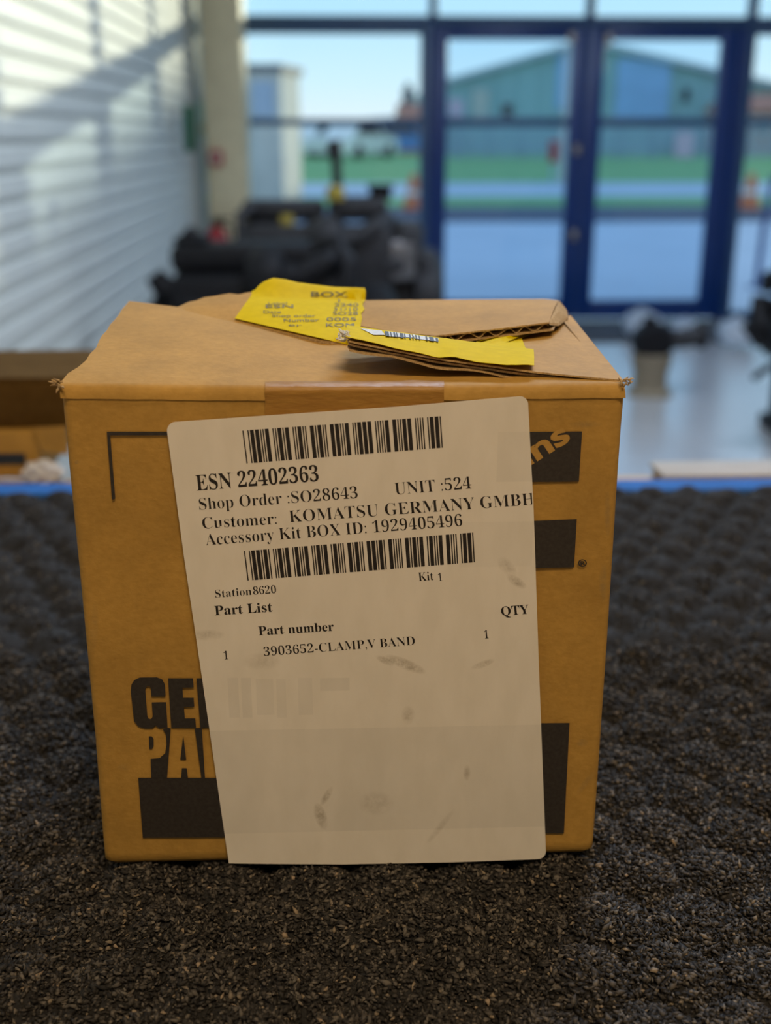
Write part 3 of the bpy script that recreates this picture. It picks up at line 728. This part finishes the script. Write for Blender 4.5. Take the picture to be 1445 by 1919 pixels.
# --- front flap
NU, NV = 41, 15
Ls = path([V(114, 716, .3028), V(118, 706, .306), V(140, 692, .3145), V(162, 677, .323), V(176, 655, .337), V(190, 630, .3525), V(215, 597, .376), V(243, 564, .4035)], NV)
Bs = path([V(243, 564, .4035), V(350, 577, .3985), V(460, 594, .388), V(560, 614, .374), V(640, 641, .354), V(760, 668, .339), V(1000, 694, .318), V(1160, 712, .306)], NU)
As = path([V(114, 716, .3028), V(640, 722, .3028), V(1166, 715, .3028)], NU)
grid = []
for a in (0, .25, .5, .75):
    aa = a*PI/2
    xb0, xb1 = fl(zt-.004)+.0001, fr(zt-.004)-.0001
    grid.append([Vector(((xb0+(xb1-xb0)*u/(NU-1))*(1-a)+As[u].x*a, D-.0001+.0029*(1-math.cos(aa)), As[u].z-.0040*(1-math.sin(aa))+rag(.0001))) for u in range(NU)])
for v in range(NV):
    f = v/(NV-1); row = []
    for u in range(NU):
        g_ = u/(NU-1)
        p = As[u].lerp(Bs[u], f)
        off = Ls[v]-As[0].lerp(Bs[0], f)
        p = p+off*max(0, 1-g_*3.2)**1.5
        p.z += .0006*math.sin(f*PI)*math.sin(g_*9)
        row.append(p+Vector((0, rag(.0003) if v == NV-1 else 0, 0))+Vector((rag(.0004) if u == 0 and 0 < v else 0, 0, 0)))
    grid.append(row)
sheet('front_flap', grid, .0022, M['kraft'], ct, M['kraft_edge'], True, [Vector((0, math.cos(a*PI/2)*(.0003+.002*a), -math.sin(a*PI/2)*.0022)) for a in (0, .25, .5, .75)])
front_grid = grid
# --- back flap, left part (carries the yellow label)
far = path([V(325, 580, .408), V(350, 567, .410), V(392, 557, .410), V(430, 552, .410), V(470, 548, .410), V(600, 555, .410), V(690, 563, .410), V(700, 565, .410)], 25)
near = path([V(325, 612, .392), V(460, 624, .376), V(600, 660, .352), V(700, 668, .350)], 25)
near = [Vector((f_.x*.3+n_.x*.7, n_.y, ztop(n_.y)+.0002)) for f_, n_ in zip(far, near)]
g2 = [[n_.lerp(f_, k/6)+Vector((0, 0, .0010*math.sin(PI*k/6))) for n_, f_ in zip(near, far)] for k in range(7)]
for p in g2[-1]: p.z += rag(.0005)
bfl = sheet('back_flap', g2, .0022, M['kraft'], ct, M['kraft_edge'])
# --- right flap, lifted at its torn left tip
NU = 31
ne = path([V(1168, 712, .3030), V(1100, 706, .3045), V(1000, 696, .307), V(830, 673, .311), V(720, 652, .3135), V(652, 638, .315)], NU)
fe_ = path([V(1069, 590, .395), V(1030, 612, .375), V(985, 630, .366), V(930, 643, .356), V(830, 641, .347), V(740, 626, .342), V(655, 614, .3395)], NU)
mi_ = path([ne[0].lerp(fe_[0], .36), V(1000, 657, .336), V(920, 648, .337), V(830, 636, .338), V(760, 627, .3385), V(700, 619, .3385), V(653, 612, .3385)], NU)
g3 = []
for k in range(15):
    f = k/14
    row = []
    for j in range(NU):
        p = ne[j].lerp(mi_[j], f/.6) if f < .6 else mi_[j].lerp(fe_[j], (f-.6)/.4)
        row.append(p+Vector((rag(.0004) if j == NU-1 else 0, 0, 0)))
    g3.append(row)
rf = sheet('right_flap', g3, .0005, M['kraft'], ct, M['kraft_edge'])
lo_ = [[p+Vector((.0, .0012+rag(.0004), -.0011)) for p in row] for row in g3]
sheet('core_layer', lo_, .0006, M['kraft_in'], ct, M['kraft_edge'])
lo_ = [[p+Vector((.0, -.0004+rag(.0005)*(k == 0), -.0022-.0004*math.sin(j*.7))) for j, p in enumerate(row)] for k, row in enumerate(g3)]
sheet('under_liner', lo_, .0005, M['kraft_in'], ct, M['kraft_edge'])
# --- back flap, right part, with its torn corrugated edge
NU = 61
farb = path([V(676, 563, .410), V(750, 562, .410), V(900, 561, .410), V(1020, 560, .409), V(1047, 563, .4065)], NU)
nea = path([V(672, 610, .368), V(740, 622, .356), V(815, 629, .349), V(930, 616, .352), V(1029, 603.5, .358)], NU)
g4 = [[b.lerp(a, k/8)+Vector((0, rag(.0003) if k == 8 else 0, .0008*math.sin(PI*k/8))) for a, b in zip(nea, farb)] for k in range(9)]
sheet('torn_flap', g4, .0005, M['kraft'], ct, M['kraft_edge'])
und = [[p+Vector((.0016*(k/8)+.0024*(jj/60)**6*(1-k/8), -.0008*(1-k/8), -.0024)) for jj, p in enumerate(row)] for k, row in enumerate(g4)]
sheet('torn_flap_liner', und, .0004, M['kraft_in'], ct, M['kraft_edge'])
vs = []; fs = []
NF = 121
dense = path(nea, NF)
for j, p in enumerate(dense):
    ph = j*.55+.5*math.sin(j*.31); s_ = math.sin(ph)
    q0 = p+Vector((0, .0005, -.00135+.0009*s_)); q1 = q0+Vector((0, .012, 0))
    vs += [q0, q1, q0-Vector((0, 0, .0003)), q1-Vector((0, 0, .0003))]
for j in range(NF-1):
    a = j*4; b = a+4
    fs += [(a, b, b+1, a+1), (a+2, a+3, b+3, b+2), (a, a+2, b+2, b)]
mesh('flutes', vs, fs, M['kraft_edge'], ct, True)
# curled torn corner of that flap
cv = [V(1028, 604.5, .358), V(1048, 563, .400), V(1061, 579, .397), V(1063, 592, .387), V(1045, 606, .366), V(1047, 584, .380)]
th = Vector((.0006, .0004, -.0009))
mesh('torn_corner', cv+[p+th for p in cv], [(0, 1, 5), (1, 2, 5), (2, 3, 5), (3, 4, 5), (4, 0, 5), (6, 11, 7), (7, 11, 8), (8, 11, 9), (9, 11, 10), (10, 11, 6), (0, 6, 7, 1), (1, 7, 8, 2), (2, 8, 9, 3), (3, 9, 10, 4), (4, 10, 6, 0)], M['kraft_edge'], ct)
# frayed corners of the card
for nm, c0, s0_ in (('frayed_corner', V(113, 722, .3005), -1), ('frayed_corner', V(1170, 716, .3005), 1)):
    bb = B()
    for k in range(16):
        a = random.uniform(0, 2*PI); r0 = random.uniform(.0003, .0016)
        p = c0+Vector((r0*math.cos(a)+.0004*s0_, random.uniform(-.0012, .0014), r0*math.sin(a)))
        d_ = Vector((random.uniform(-1, 1)+.5*s0_, random.uniform(-1, .4), random.uniform(-.7, 1))).normalized()*random.uniform(.0008, .002)
        bb.tube([p, p+d_*.5, p+d_+Vector((0, 0, rag(.0004)))], [.00035, .0003, .0001], 5)
    bb.make(nm, M['kraft_edge'], ct, True)

# --- print and labels on the front face
def face(px, py, e): return V(px, py, D-e)
def flat(name, polys, e, m, th=.00004, parent=ct):
    bb = B()
    for poly in polys:
        pts = [face(x, y, e) for x, y in poly]
        bb.prism(pts, (0, th, 0))
    return bb.make(name, m, parent)
E0 = .0003                                    # print lies over the card's dents
cs = lambda pts: [(160+x/2.676, 1220+y/2.676) for x, y in pts]
flat('corner_rule', [[(200, 809), (345, 809), (345, 816), (206.5, 816)], [(200, 809), (206.5, 816), (216, 934), (214, 936), (210, 936)]], E0, M['ink'])
flat('logo_block', [[(975, 809.5), (1091, 808.5), (1085, 902.5), (975, 903.5)]], E0, M['ink'])
flat('logo_block', [[(980, 977), (1081, 973), (1076, 1063), (980, 1065)]], E0, M['ink'])
flat('print_block', [[(990, 1355.5), (1067.5, 1355), (1057, 1562), (990, 1562)]], E0, M['ink'])
flat('print_block', [cs([(265, 636), (700, 636), (740, 935), (288, 937)])], E0, M['ink'])
G_ = [(228, 205), (231, 168), (245, 146), (272, 133), (358, 132), (385, 142), (399, 168), (402, 228), (331, 228), (329, 188), (322, 178), (308, 178), (300, 190), (311, 326), (318, 340), (330, 341), (338, 328), (336, 300), (333, 258), (405, 257), (412, 384), (372, 388), (352, 374), (338, 388), (300, 389), (264, 378), (244, 350)]
E_ = [(415, 137), (540, 137), (543, 183), (487, 184), (490, 235), (543, 235), (546, 280), (494, 281), (499, 338), (551, 338), (555, 385), (431, 386)]
N_ = [(557, 137), (700, 137), (740, 385), (577, 385)]
P1 = [(318, 428), (333, 428), (342, 440), (342, 480), (333, 492), (321, 492)]
P2 = [(327, 541), (372, 537), (400, 512), (407, 470), (405, 420), (388, 392), (413, 384), (428, 388), (410, 637), (331, 637)]
A1 = [(491, 424), (506, 545), (476, 545)]; A2 = [(484, 588), (508, 588), (515, 637), (480, 637)]
A3 = [(548, 386), (584, 386), (600, 637), (582, 637)]
flat('print_lettering', [cs(p) for p in (G_, E_, N_, P1, P2, A1, A2, A3)], E0, M['ink'])

def bold(s_):
    o = ''
    for c in s_:
        if 'A' <= c <= 'Z': o += chr(0x1D400+ord(c)-65)
        elif 'a' <= c <= 'z': o += chr(0x1D41A+ord(c)-97)
        elif '0' <= c <= '9': o += chr(0x1D7CE+ord(c)-48)
        else: o += c
    return o
def textmesh(s_, off, serif=True):
    cu = bpy.data.curves.new('t', 'FONT'); cu.body = bold(s_) if serif else s_; cu.size = 1; cu.offset = off; cu.resolution_u = 4; cu.fill_mode = 'FRONT'
    o = bpy.data.objects.new('t', cu); COL.objects.link(o)
    me = bpy.data.meshes.new_from_object(o)
    bpy.data.objects.remove(o); bpy.data.curves.remove(cu)
    return me
def puttext(name, s_, p0, p1, cap, off, m, mapf, parent, serif=True, clipx=None, xsc=None):
    """lay text on a surface: baseline from pixel p0 to p1, capital height cap pixels; mapf turns a pixel into a point"""
    me = textmesh(s_, off, serif)
    n_ = len(me.vertices); c = np.empty(n_*3); me.vertices.foreach_get('co', c); c = c.reshape(-1, 3)
    x0, x1 = c[:, 0].min(), c[:, 0].max(); ch = .70
    p0 = Vector(p0); p1 = Vector(p1); ux = (p1-p0); L_ = ux.length; un = ux.normalized()
    up = Vector((un.y*.0, -1)) if False else Vector((un.y, -un.x))
    # the label leans, so its upright is sheared a little
    up = (up+Vector((-.03, 0))).normalized()
    off_ = wl(parent)
    for i in range(n_):
        u = (c[i, 0]-x0)/(x1-x0); v = c[i, 1]/ch*cap
        q = p0+ux*u+up*v
        if clipx and q.x > clipx(q.y): q.x = clipx(q.y)
        c[i] = mapf(q.x, q.y)-off_
    me.vertices.foreach_set('co', c.reshape(-1)); me.update(); me.name = name
    return link(name, me, m, parent)
# the ® mark and the slanted letters in the logo
puttext('registered_mark', '\u00ae', (1084, 1062.5), (1100.5, 1061.5), 13, .02, M['ink'], lambda x, y: face(x, y, E0+.00003), ct, False)
puttext('logo_letters', 'ins', (989, 874), (1071, 823), 41, .028, M['kprint'], lambda x, y: face(x, y, E0+.00006), ct, False)

# packing tape over the hinge
tp = path([(V(497, 716, .3055)), V(497, 720, .3028), V(497, 725, .3012), V(497, 731, .3000), V(497, 742, D+.0001), V(497, 780, D-.0000)], 16)
tq = path([(V(832, 714, .3055)), V(832, 719, .3028), V(832, 724, .3012), V(832, 730, .3000), V(832, 742, D+.0001), V(832, 780, D-.0000)], 16)
rows = []
for a, b in zip(tp, tq):
    rows.append([a.lerp(b, k/16)+Vector((0, -.00025+rag(.0001), .00025+rag(.00012))) for k in range(17)])
sheet('packing_tape', rows, .00006, M['tape'], ct)

# white label
E1 = .0007
def arc(cx, cy, r, a0, a1, n_=6): return [(cx+r*math.cos(math.radians(a0+(a1-a0)*k/n_)), cy+r*math.sin(math.radians(a0+(a1-a0)*k/n_))) for k in range(n_+1)]
outl = arc(329, 807, 16, 172, 264)+[(500, 779), (750, 762), (900, 749)]+arc(975, 758, 15, 266, 350)+[(1000, 950), (1010, 1250)]+arc(1008, 1595, 15, -2, 86)+[(850, 1616), (640, 1620), (500, 1619), (429, 1618)]+[(413, 1510), (380, 1280), (345, 1045)]
lm = mat('label_paper', (.80, .765, .70), .55, col2=(.755, .72, .65), scale=160, stretch=(1, 1, .4), detail=8, bump=.08, bscale=800, bdist=.0003)
def smear(m_, spots, boxes):
    n = m_.node_tree.nodes; l = m_.node_tree.links; p = n['Principled BSDF']
    src = p.inputs['Base Color'].links[0].from_socket
    tc = n.new('ShaderNodeTexCoord'); sp = n.new('ShaderNodeSeparateXYZ'); l.new(tc.outputs['Object'], sp.inputs[0])
    nz = n.new('ShaderNodeTexNoise'); nz.inputs['Scale'].default_value = 520; nz.inputs['Detail'].default_value = 10; nz.inputs['Roughness'].default_value = .75; l.new(tc.outputs['Object'], nz.inputs['Vector'])
    def mth(op, a, b=None, c=None):
        q = n.new('ShaderNodeMath'); q.operation = op
        for i, v in enumerate((a, b, c)):
            if v is None: continue
            if isinstance(v, (int, float)): q.inputs[i].default_value = v
            else: l.new(v, q.inputs[i])
        return q.outputs[0]
    nm = mth('MULTIPLY', mth('MAXIMUM', mth('SUBTRACT', nz.outputs['Fac'], .30), 0), 1.5)
    o0 = wl(ct); tot = None
    for (px, py, rx, ry, ang, k_) in spots:
        c = face(px, py, E1)-o0; s_ = .322/FPX
        ca, sa_ = math.cos(ang), math.sin(ang)
        dx = mth('SUBTRACT', sp.outputs['X'], c.x); dz = mth('SUBTRACT', sp.outputs['Z'], c.z)
        u = mth('DIVIDE', mth('ADD', mth('MULTIPLY', dx, ca), mth('MULTIPLY', dz, sa_)), rx*s_)
        v = mth('DIVIDE', mth('SUBTRACT', mth('MULTIPLY', dz, ca), mth('MULTIPLY', dx, sa_)), ry*s_)
        d = mth('MAXIMUM', mth('SUBTRACT', 1, mth('ADD', mth('MULTIPLY', u, u), mth('MULTIPLY', v, v))), 0)
        e_ = mth('MULTIPLY', mth('MULTIPLY', d, nm), k_)
        tot = e_ if tot is None else mth('ADD', tot, e_)
    tot = mth('MINIMUM', tot, .6)
    mx = n.new('ShaderNodeMix'); mx.data_type = 'RGBA'; l.new(tot, mx.inputs['Factor']); l.new(src, mx.inputs['A']); mx.inputs['B'].default_value = (.22, .17, .09, 1)
    cur = mx.outputs['Result']
    wv = n.new('ShaderNodeTexNoise'); wv.inputs['Scale'].default_value = 60; wv.inputs['Detail'].default_value = 6
    mp = n.new('ShaderNodeMapping'); mp.inputs['Scale'].default_value = (1, 1, .6); l.new(tc.outputs['Object'], mp.inputs[0]); l.new(mp.outputs[0], wv.inputs['Vector'])
    for (x0, y0, x1, y1, k_) in boxes:
        a, b = face(x0, y1, E1)-o0, face(x1, y0, E1)-o0
        s_ = lambda soc, lo, hi: mth('MULTIPLY', mth('GREATER_THAN', soc, lo), mth('LESS_THAN', soc, hi))
        f = mth('MULTIPLY', mth('MULTIPLY', s_(sp.outputs['X'], a.x, b.x), s_(sp.outputs['Z'], a.z, b.z)), mth('MULTIPLY', wv.outputs['Fac'], k_))
        mx = n.new('ShaderNodeMix'); mx.data_type = 'RGBA'; l.new(f, mx.inputs['Factor']); l.new(cur, mx.inputs['A']); mx.inputs['B'].default_value = (.40, .40, .38, 1)
        cur = mx.outputs['Result']
    l.new(cur, p.inputs['Base Color'])
smear(lm, [(950, 1062, 26, 14, -.9, .75), (968, 1090, 24, 10, -.6, 1.0), (760, 1245, 45, 12, -.45, 1.5), (722, 1238, 22, 8, -.5, 1.2), (601, 1530, 13, 34, .25, 1.5), (612, 1492, 8, 26, -.5, 1.2), (705, 1505, 38, 30, 0, .7), (765, 1340, 14, 22, 0, .9), (905, 1245, 26, 8, .4, 1.0), (875, 1448, 8, 20, 0, 1.1), (490, 1240, 40, 20, 0, .5), (825, 1550, 8, 50, -.6, .7), (385, 1190, 40, 12, 0, .8)],
      [(400, 1357, 1060, 1563, .30), (430, 1270, 446, 1345, .25), (455, 1270, 470, 1345, .3), (482, 1272, 512, 1340, .25), (520, 1272, 535, 1345, .25), (560, 1270, 585, 1340, .3), (600, 1270, 655, 1295, .3), (930, 809, 1000, 903, .22), (860, 977, 1000, 1063, .16)])
bm_ = M['kraft'].copy(); bm_.name = 'kraft_card_scuffed'      # the carton's own handling marks
smear(bm_, [(1140, 965, 7, 50, .08, 1.0), (1132, 1095, 9, 45, .05, 1.1), (1098, 797, 34, 7, 0, .8), (1092, 1395, 13, 10, 0, .9), (1100, 1470, 9, 40, -.6, .6), (232, 1440, 16, 10, 0, .6), (175, 1180, 9, 60, -.12, .5), (142, 868, 5, 4, .6, 1.6), (700, 752, 160, 6, .05, .8), (180, 748, 60, 4, 0, .9)], [])
body.data.materials[0] = bm_
lab = flat('parts_label', [outl], E1, lm, .00025)
lab['label'] = 'white paper parts label with black printing and barcodes'
TX = lambda x, y: face(x, y, E1+.00006)
re_ = lambda y: 989+(y-750)*.0440
for s_, p0, p1, cap, off in (
        ('ESN 22402363', (369, 919.5), (598, 901.5), 30, -.002),
        ('Shop Order :SO28643', (374, 955.5), (671, 933.5), 22.5, -.012),
        ('UNIT :524', (741, 927), (884, 915.5), 23, -.012),
        ('Customer:', (380, 991), (519, 982), 22, -.012),
        ('KOMATSU GERMANY GMBH', (543, 979), (1003, 945.5), 23, -.012),
        ('Accessory Kit BOX ID: 1929405496', (386, 1022), (867, 985.5), 22.5, -.012),
        ('Station', (404, 1120), (472, 1115), 15, -.012), ('8620', (475, 1114.5), (518, 1111.5), 15, -.012),
        ('Kit', (785, 1089), (813, 1087), 16.5, -.010), ('1', (822, 1089), (829, 1088.5), 15, -.012),
        ('Part List', (403, 1153), (511, 1146), 18, .0), ('QTY', (940, 1154), (992, 1150), 17.5, -.002),
        ('Part number', (485, 1190.5), (626, 1182), 17, .0),
        ('1', (420, 1236), (428, 1235.5), 16, -.012), ('3903652-CLAMP,V BAND', (495, 1229.5), (778, 1208.5), 17, -.012),
        ('1', (908, 1197), (916, 1196.5), 16, -.012)):
    puttext('label_text', s_, p0, p1, cap, off, M['toner'], TX, lab, True, re_)
C39 = {'0': 'nnnwwnwnn', '1': 'wnnwnnnnw', '2': 'nnwwnnnnw', '3': 'wnwwnnnnn', '4': 'nnnwwnnnw', '5': 'wnnwwnnnn', '6': 'nnwwwnnnn', '7': 'nnnwnnwnw', '8': 'wnnwnnwnn', '9': 'nnwwnnwnn', '*': 'nwnnwnwnn'}
def barcode(s_, q):
    runs = []; x = 0
    for c in '*'+s_+'*':
        for k_, e_ in enumerate(C39[c]):
            wd = 3.1 if e_ == 'w' else 1
            if k_ % 2 == 0: runs.append((x, x+wd))
            x += wd
        x += 1
    tot = x-1; bb = B()
    lp = lambda a, b, t: (a[0]+(b[0]-a[0])*t, a[1]+(b[1]-a[1])*t)
    for a, b in runs:
        a, b = a/tot, b/tot
        pts = [lp(q[0], q[1], a), lp(q[0], q[1], b), lp(q[3], q[2], b), lp(q[3], q[2], a)]
        bb.prism([face(x_, y_, E1+.00006) for x_, y_ in pts], (0, .00004, 0))
    return bb.make('barcode', M['toner'], lab)
barcode('22402363', ((454, 807), (826, 780), (830, 839), (462, 868.5)))
barcode('1929405496', ((457, 1033), (887, 998), (890, 1053.5), (464, 1088)))

# text lies on the sheet: find its point under a pixel
from mathutils.bvhtree import BVHTree
def surf(obj, lift):
    me = obj.data; off = wl(obj)
    bv = BVHTree.FromPolygons([v.co+off for v in me.vertices], [tuple(p.vertices) for p in me.polygons])
    o0 = Vector((0, 0, CAMZ))
    def f(px, py):
        d = ray(px, py).normalized(); h = bv.ray_cast(o0, d)
        if h[0] is None:
            h = bv.find_nearest(o0+d*.41); return h[0]+Vector((0, 0, lift))
        return h[0]+Vector((0, -lift*.3, lift))
    return f
# --- yellow labels on the flaps
farY = path([V(474, 548, .4085), V(484, 536, .409), V(494, 528, .4095), V(512, 521, .4105), V(535, 524, .411), V(560, 530, .411), V(625, 538, .4105), V(686, 540, .410)], 29)
fg2 = surf(bfl, .0006)
bl = [(457, 592), (462, 580), (474, 552)]
gY = []
for k in range(13):
    row = []
    for j in range(29):
        g_ = j/28
        xt, yt = 471+(684-471)*g_, 557+8*g_
        xb_, yb_ = 440+(664-440)*g_, 600+52*g_
        if k == 0: p = farY[j]
        elif k == 1: p = farY[j].lerp(fg2(xt, yt), .5)+Vector((0, 0, .0010))
        else:
            f = (k-2)/10; p = fg2(xt+(xb_-xt)*f, yt+(yb_-yt)*f)
        row.append(p+Vector((rag(.0007) if j == 28 else 0, 0, .0001)))
    gY.append(row)
yl = sheet('yellow_label', gY, .00012, M['yellow'], ct)
yl['label'] = 'yellow paper label curling at its top edge, printed BOX'
fy = surf(yl, .0002)
for s_, p0, p1, cap, off in (('BOX', (583, 557), (652, 557), 9.5, .02), ('1', (634, 567), (637, 567), 6, 0), ('Label', (503, 571), (538, 571), 4, 0), ('ESN', (498, 578), (550, 578), 6.5, .008), ('2240', (627, 575), (672, 575), 6, 0),
        ('Date', (494, 588), (527, 588), 5.5, 0), ('31/10', (625, 583), (671, 583), 6, 0), ('Shop order', (510, 595), (592, 595), 5.5, 0), ('SO28', (624, 591), (671, 591), 6, 0),
        ('Number', (532, 604), (598, 603.5), 6, .005), ('0005', (612, 602), (668, 602), 6.5, 0), ('er', (541, 612), (566, 613), 5, 0), ('KOM', (611, 613), (664, 613), 6.5, .005)):
    puttext('label_text', s_, p0, p1, cap, off, M['yprint'], fy, yl, False)
# strip of the yellow label left on the right flap's near edge
NU = 35
top_ = path([V(650, 612, .3385), V(700, 619, .3385), V(760, 627, .3385), V(830, 636, .338), V(920, 648, .337), V(1000, 657, .336)], NU)
bot_ = path([V(648, 634, .3148), V(700, 645, .3140), V(742, 656, .3122), V(780, 663, .3118), V(820, 673, .3105), V(850, 671, .3103), V(890, 681, .3085), V(950, 687, .3065), V(985, 686, .3068), V(1001, 688, .3066)], NU)
gS = [[b.lerp(a, k/6)+Vector((0, rag(.0002), .0005+.0006*math.sin(PI*k/6))) for a, b in zip(top_, bot_)] for k in range(7)]
ys_ = sheet('yellow_label_strip', gS, .00012, M['yellow'], ct); ys_['label'] = 'torn strip of yellow label left on the lifted flap'
fb = B()
for k in range(22):
    p = V(random.uniform(636, 656), random.uniform(622, 637), random.uniform(.3155, .322))
    d_ = Vector((random.uniform(-1.2, .3), random.uniform(-.4, .6), random.uniform(-.2, .9))).normalized()*random.uniform(.0009, .0022)
    fb.tube([p, p+d_*.55, p+d_], [.0005, .0004, .00012], 5)
fb.make('frayed_backing', M['silver'], ct, True)
fs_ = surf(ys_, .00025)
def on(name, polys, m, f, parent):
    bb = B()
    for poly in polys: bb.prism([f(x, y) for x, y in poly], (0, 0, .00003))
    return bb.make(name, m, parent)
on('torn_backing', [[(676, 617), (715, 621), (722, 629), (700, 629)], [(722, 622), (770, 628), (775, 634), (728, 632)], [(772, 628), (822, 636), (820, 641), (778, 636)]], M['silver'], fs_, ys_)
fs2 = surf(ys_, .00045)
on('barcode_scrap', [[(x, 623+(x-720)*.125), (x+w_, 623+(x+w_-720)*.125), (x+w_+2, 632+(x+w_-720)*.11), (x+2, 632+(x-720)*.11)] for x, w_ in ((721, 7), (731, 2), (737, 3), (742, 2), (749, 6), (757, 2), (766, 3), (772, 2), (778, 2), (784, 2), (797, 3), (804, 8), (816, 4))], M['toner'], fs2, ys_)
frf = surf(rf, .0005)
gQ = [[frf(892+(975-892)*j/11*(1-k/4)+(985-892)*j/11*(k/4), 640-10*j/11+k*(3+3.5*j/11)) for j in range(12)] for k in range(5)]
yp = sheet('yellow_label_scrap', gQ, .00010, M['yellow'], ct)

# ================================================================== THINGS BEHIND THE CARTON ON THE BENCH
oz = lambda py, y: V(60, py, y).z
ox0, ox1 = V(-260, 760, .80).x, V(150, 690, .80).x
z1, z0 = oz(715, .80), oz(802, .80); ytop = .80*(CAMZ-z1)/(CAMZ-oz(715, .80))
fc_ = thing('flat_carton', 'flat dark brown carton lying on another at the left behind the labelled box', 'carton', ((ox0+ox1)/2, .86, z0))
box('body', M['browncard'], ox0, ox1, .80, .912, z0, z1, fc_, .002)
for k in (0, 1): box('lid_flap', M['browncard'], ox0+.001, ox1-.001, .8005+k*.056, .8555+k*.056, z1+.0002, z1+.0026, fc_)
lx1 = V(72, 830, .79).x
lc = thing('shallow_carton', 'shallow tan carton under the dark brown one at the left', 'carton', ((ox0+lx1)/2, .86, BH))
box('body', M['kraft'], ox0, lx1, .7905, .92, BH-.0, z0-.0005, lc, .002)
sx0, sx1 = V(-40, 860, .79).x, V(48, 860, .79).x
box('shadow_strip', M['lens'], sx0, sx1, .7897, .7904, V(20, 871, .79).z, V(20, 850, .79).z, lc)  # dark strip drawn for the shadow low on the carton's front
fx_0, fx_1 = V(62, 830, .787).x, V(126, 830, .787).x
B().prism([Vector((fx_0, .7870, V(90, 803, .787).z)), Vector((fx_1, .7870, V(120, 800, .787).z)), Vector((fx_1, .7870, V(120, 852, .787).z)), Vector((fx_0+.006, .7870, V(90, 846, .787).z))], (0, .0028, 0)).make('end_flap', M['kraft'], lc)
cp_ = V(78, 862, .7745); bm = bmesh.new(); bmesh.ops.create_icosphere(bm, subdivisions=4, radius=1)
for v in bm.verts:
    n_ = 1+.16*math.sin(v.co.x*7+1)*math.cos(v.co.z*8)+.10*math.sin(v.co.y*11+v.co.x*9)
    v.co = Vector((v.co.x*.014*n_, v.co.y*.0085*n_, v.co.z*.0085*n_))
zl = min(v.co.z for v in bm.verts)
for v in bm.verts: v.co.z -= zl
me = bpy.data.meshes.new('crumpled_paper'); bm.to_mesh(me); bm.free()
o = link('crumpled_paper', me, M['wpaper'], None, False); o.location = (cp_.x, .7745, BH+.0003)
tag(o, 'small crumpled whitish paper lying in front of the shallow tan carton', 'paper')
bx = thing('pale_board', 'pale flat board lying along the bench edge at the right', 'board', (V(1345, 890, .76).x, .765, BH))
bx0, bx1 = V(1244, 890, .745).x, V(1500, 890, .745).x
box('board', M['paper'], bx0, bx1, .745, .782, BH+.0065, BH+.0105, bx, .0008)
box('lower_board', M['kraft_in'], bx0+.002, bx1-.004, .7465, .780, BH+.0003, BH+.0063, bx, .0008)
